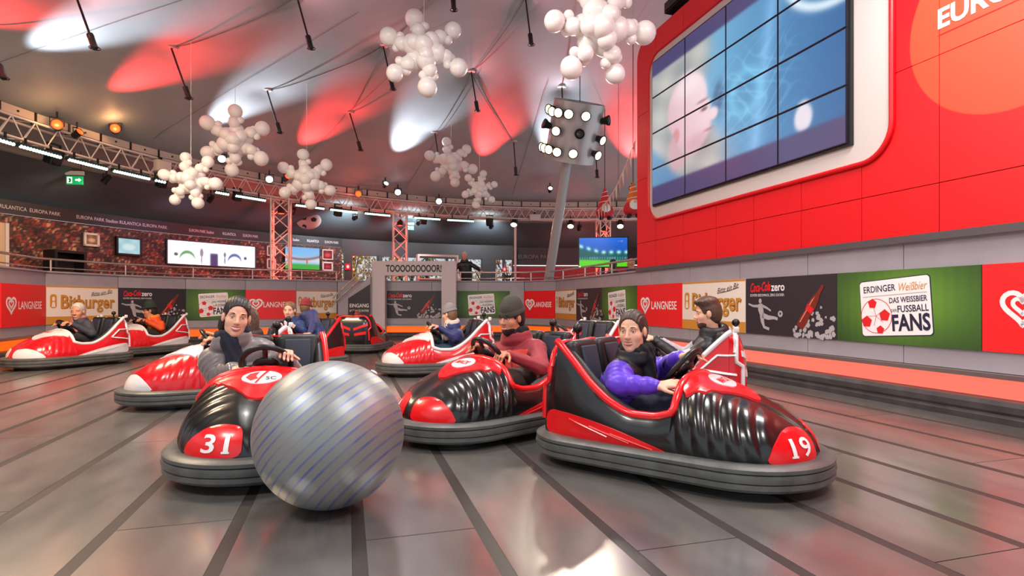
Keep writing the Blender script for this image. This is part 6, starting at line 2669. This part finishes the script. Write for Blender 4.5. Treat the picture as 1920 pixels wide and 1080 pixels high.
def jm_red(c, J):
    n = np.array(J['nb'])
    up_ = (c - n) @ np.array(J['ax'])
    fr = (c - n) @ np.array(J['fw'])
    sd = np.abs((c - n) @ np.array(J['sv']))
    arm = np.zeros(len(c), bool)
    for s in (1, -1):
        for a, b, r in ((J['sh'][s], J['arms'][s][0], .088), (J['arms'][s][0], J['arms'][s][1], .08)):
            a, b = np.array(a), np.array(b)
            t = np.clip(((c - a) @ (b - a)) / ((b - a) @ (b - a)), 0, 1)
            arm |= np.linalg.norm(c - (a + t[:, None] * (b - a)), axis=1) < r * J['sc']
    chest = (fr > -.02) & ~arm & (up_ < -.03)
    return np.where(chest & (up_ < -.33 * J['sc']), 2, np.where(chest, 1, 0))


s4 = dict(skin='tan', hairm=HAIR['dark'], hair='short', smile=.0, open=.004, beard=HAIR['dark'], hat='beanie', hatm=mat('beanie_olive', (66, 64, 56), .9, noise=(120, .25)), jm=[M_JRED, M_JORA, M_JNAVY], jmap=jm_red,
          collar=.034, hood=True, tm=TROUT, hs=1.03, shoulder=.172, scarf=mat('neck_black', (24, 22, 26), .9), tails=False, zip=M_JRED, hand=1.04)
person('bearded man in an olive beanie and a wine red jacket with orange front', cl(c4, -.33, -.03, .36), at(958, 597, 4.74), (-.62, -.78, -.14), s4,
       [dict(grip(c4, 1.6), elbow=cl(c4, -.27, .30, .49)), dict(grip(c4, -1.2), elbow=cl(c4, -.24, -.24, .52))], feet_in(c4, .04), sc=1.08, side=(.88, -.47, 0), vox=.005, seatz=.26)
# man in black and grey jacket, red car beside the barrier
def jm_grey(c, J):
    n = np.array(J['nb'])
    out = np.zeros(len(c), int)
    for s in (1, -1):
        a, b = np.array(J['sh'][s]), np.array(J['arms'][s][0])
        t = ((c - a) @ (b - a)) / ((b - a) @ (b - a))
        d = np.linalg.norm(c - (a + np.clip(t, 0, 1)[:, None] * (b - a)), axis=1)
        out |= ((t > .52) & (t < .98) & (d < .10)).astype(int)
    up_ = (c - n) @ np.array(J['ax'])
    out |= ((up_ < -.22) & (up_ > -.30)).astype(int)
    return out


s8 = dict(skin='fair', hairm=HAIR['midbrown'], hair='floppy', smile=0, beard=HAIR['midbrown'], jm=[M_JBLK, mat('jacket_pale_grey', (186, 184, 190), .6)], jmap=jm_grey, collar=.034, tm=mat('trousers_grey', (96, 90, 110), .8), hs=0.96, hand=1.1)
person('man with floppy brown hair and beard in a black and pale grey jacket', cl(r8, -.38, .0, .36), at(1326, 589, 5.02), (-.98, .12, -.10), s8,
       both(r8, 0, .8, -1.0), feet_in(r8, 0), sc=1.06, side=cd(r8, 0, 1, 0), vox=.006, seatz=.26)

# child in the grey beanie
s_b = dict(skin='fair', hairm=HAIR['sandy'], hair='short', smile=.3, hat='beanie', hatm=mat('beanie_grey', (134, 132, 134), .9), jm=[BLUEJ], collar=.034, tm=mat('trousers_teal', (40, 66, 84), .8), scarf=mat('scarf_cream', (206, 190, 180), .85), hs=1.0)
person('child in a grey beanie and navy jacket leaning on the steering wheel', cl(r4, -.30, -.05, .36), at(842, 590, 8.2), (-.90, .35, -.1), s_b,
       both(r4, -.05, .9, -.9), feet_in(r4, -.02), sc=.98, side=cd(r4, 0, 1, 0), vox=.008, seatz=.26)

# two people in blue, black and red car
s_m = dict(skin='fair', hairm=HAIR['sandy'], hair='short', smile=.8, open=.004, jm=[mat('jacket_blue', (30, 58, 112), .6)], collar=.032, hood=True, tm=TROUB, hs=1.02)
person('smiling short haired man in a blue jacket facing the rink', cl(b6, -.32, -.17, .36), at(543, 583, 8.78), (.05, -1, -.08), s_m,
       both(b6, -.17, .9, -.9), feet_in(b6, -.16, -.02), sc=1.04, side=cd(b6, 0, 1, 0), vox=.008, seatz=.26)
s_m2 = dict(skin='fair', hairm=HAIR['sandy'], hair='short', hat='beanie', hatm=mat('beanie_red', (140, 46, 52), .9), jm=[BLUEJ], collar=.03, tm=TROUB, hs=0.96)
person('passenger in a red beanie and navy jacket turned away from the rink', cl(b6, -.40, .19, .36), at(575, 578, 9.15), (.3, .95, 0), s_m2,
       [dict(pos=cl(b6, -.08, .33, .42), dir=cd(b6, 1, 0, 0), nrm=(0, 0, -1), curl=.5), dict(pos=cl(b6, -.12, .10, .42), dir=cd(b6, 1, 0, 0), nrm=(0, 0, -1), curl=.5)], feet_in(b6, .17, -.02), sc=.98, side=cd(b6, 0, 1, 0), vox=.009, seatz=.26)

# driver hidden behind the woman in car 31
s_r1 = dict(skin='warm', hairm=HAIR['midbrown'], hair='long', smile=.3, jm=[mat('jacket_plum', (60, 40, 44), .6)], collar=.03, tm=TROUB, hs=0.98, hand=1.15)
person('long haired driver half hidden behind the woman in the taupe jacket', cl(r1, -.34, -.05, .36), at(462, 600, 5.95), (-.7, -.7, -.05), s_r1,
       both(r1, -.05, 1.3, -.9), feet_in(r1, -.03), sc=1.0, side=cd(r1, 0, 1, 0), vox=.007, seatz=.26)

# grey haired man
s_o = dict(skin='tan', hairm=HAIR['grey'], hair='short', smile=.6, open=.004, jm=[mat('jacket_slate', (58, 58, 72), .7)], collar=.034, tm=TROUB, scarf=mat('scarf_rose', (186, 110, 104), .85), hs=1.04)
person('grey haired man with a rose scarf and slate jacket', cl(r2, -.32, -.05, .36), at(146, 585, 9.35), (.25, -1, -.05), s_o,
       both(r2, -.05, .8, -.9), feet_in(r2, -.03), sc=1.08, side=cd(r2, 0, 1, 0), vox=.008, seatz=.26)
# person in orange with the green hat
s_g = dict(skin='tan', hairm=HAIR['dark'], hair='short', hat='brim', hatm=mat('hat_green', (34, 52, 44), .8), jm=[mat('jacket_orange', (226, 84, 34), .65)], collar=.032, tm=TROUB, scarf=mat('scarf_orange', (226, 140, 60), .85), hs=1.04)
person('person in an orange jacket and dark green brimmed hat', cl(r3, -.32, -.02, .36), at(281, 583, 11.25), (-.8, -.6, -.1), s_g,
       both(r3, -.02, .8, -.9), feet_in(r3, 0), sc=1.06, side=cd(r3, 0, 1, 0), vox=.009, seatz=.26)
# child in the car showing its tail
s_c = dict(skin='fair', hairm=HAIR['red'], hair='short', jm=[mat('jacket_dark_red', (110, 26, 34), .7)], tm=TROUB, collar=.028, hs=1.0)
person('red haired child just showing above the tail of the black car', cl(b5, -.30, .02, .34), cl(b5, -.30, .05, .735), (.1, 1, 0), s_c,
       both(b5, 0, 1.2, -1.2, .44), feet_in(b5, 0, -.1), sc=.76, side=cd(b5, 0, 1, 0), vox=.009, seatz=.26)

# attendant leaning on the handrail
ap = at(872, 520, 16.45)
hd_ = at(871, 480, 16.38)
s_a = dict(skin='tan', hairm=HAIR['grey'], hair='short', smile=.2, jm=[M_JBLK], collar=.026, tm=TROUB, hs=1.0)
person('grey haired attendant in black standing with hands on the handrail', Vector((ap.x + .02, 16.52, Z_WALK + .84)), hd_, (.1, -1, -.15), s_a,
       [dict(pos=Vector((at(858, 512, 16.2).x + .66, 16.17, 1.90)), dir=(.3, -1, -.1), nrm=(0, 0, -1), curl=.8), dict(pos=Vector((at(858, 512, 16.2).x - .06, 16.17, 1.90)), dir=(-.3, -1, -.1), nrm=(0, 0, -1), curl=.8)],
       [Vector((ap.x + .1, 16.58, Z_WALK + .09)), Vector((ap.x - .1, 16.62, Z_WALK + .09))], sc=.98, side=(1, 0, 0), knee_pole=(0, -1, 0), vox=.009, seatz=Z_WALK, standing=True)

# two spectators watching the television, seated on stools behind the rail
for i, (px, py, d, hk, sk, jc, lb) in enumerate(((1149, 497, 13.0, 'brown', 'tan', (60, 48, 56), 'spectator with brown hair seated in front of the big television'), (1183, 495, 12.2, 'grey', 'tan', (70, 60, 70), 'bald looking spectator seated beside the red wall corner'))):
    h_ = at(px, py, d)
    st_ = thing('stool', 'round dark stool on the walkway behind the barrier', 'stool', (h_.x, h_.y + .02, Z_WALK), 0, 'stools on the walkway')
    zz = h_.z - .80
    hs_ = zz - Z_WALK
    MB().cyl((0, 0, hs_ - .05), (0, 0, hs_), .19, n=20).build('seat', M_SEATB, st_, 50)
    MB().cyl((0, 0, .03), (0, 0, hs_ - .05), .03, n=10).build('column', M_STEEL, st_, 50)
    MB().cyl((0, 0, 0), (0, 0, .03), .2, .18, 20).build('foot', M_STEEL, st_, 50)
    sp = dict(skin=sk, hairm=HAIR[hk], hair='short' if i == 0 else 'none', jm=[mat('spectator_top_%d' % i, jc, .7)], collar=.026, tm=TROUB, hs=1.0)
    person(lb, (h_.x, h_.y, zz + .115), h_, (-.1, 1, .1), sp,
           [dict(pos=(h_.x - .16, h_.y + .33, zz + .17), dir=(.2, 1, -.2), nrm=(0, 0, -1), curl=.4), dict(pos=(h_.x + .16, h_.y + .33, zz + .17), dir=(-.2, 1, -.2), nrm=(0, 0, -1), curl=.4)],
           [(h_.x - .1, h_.y + .42, Z_WALK + .09), (h_.x + .1, h_.y + .42, Z_WALK + .09)], side=(-1, 0, 0), vox=.009, seatz=zz, knee_pole=(0, .4, 1))
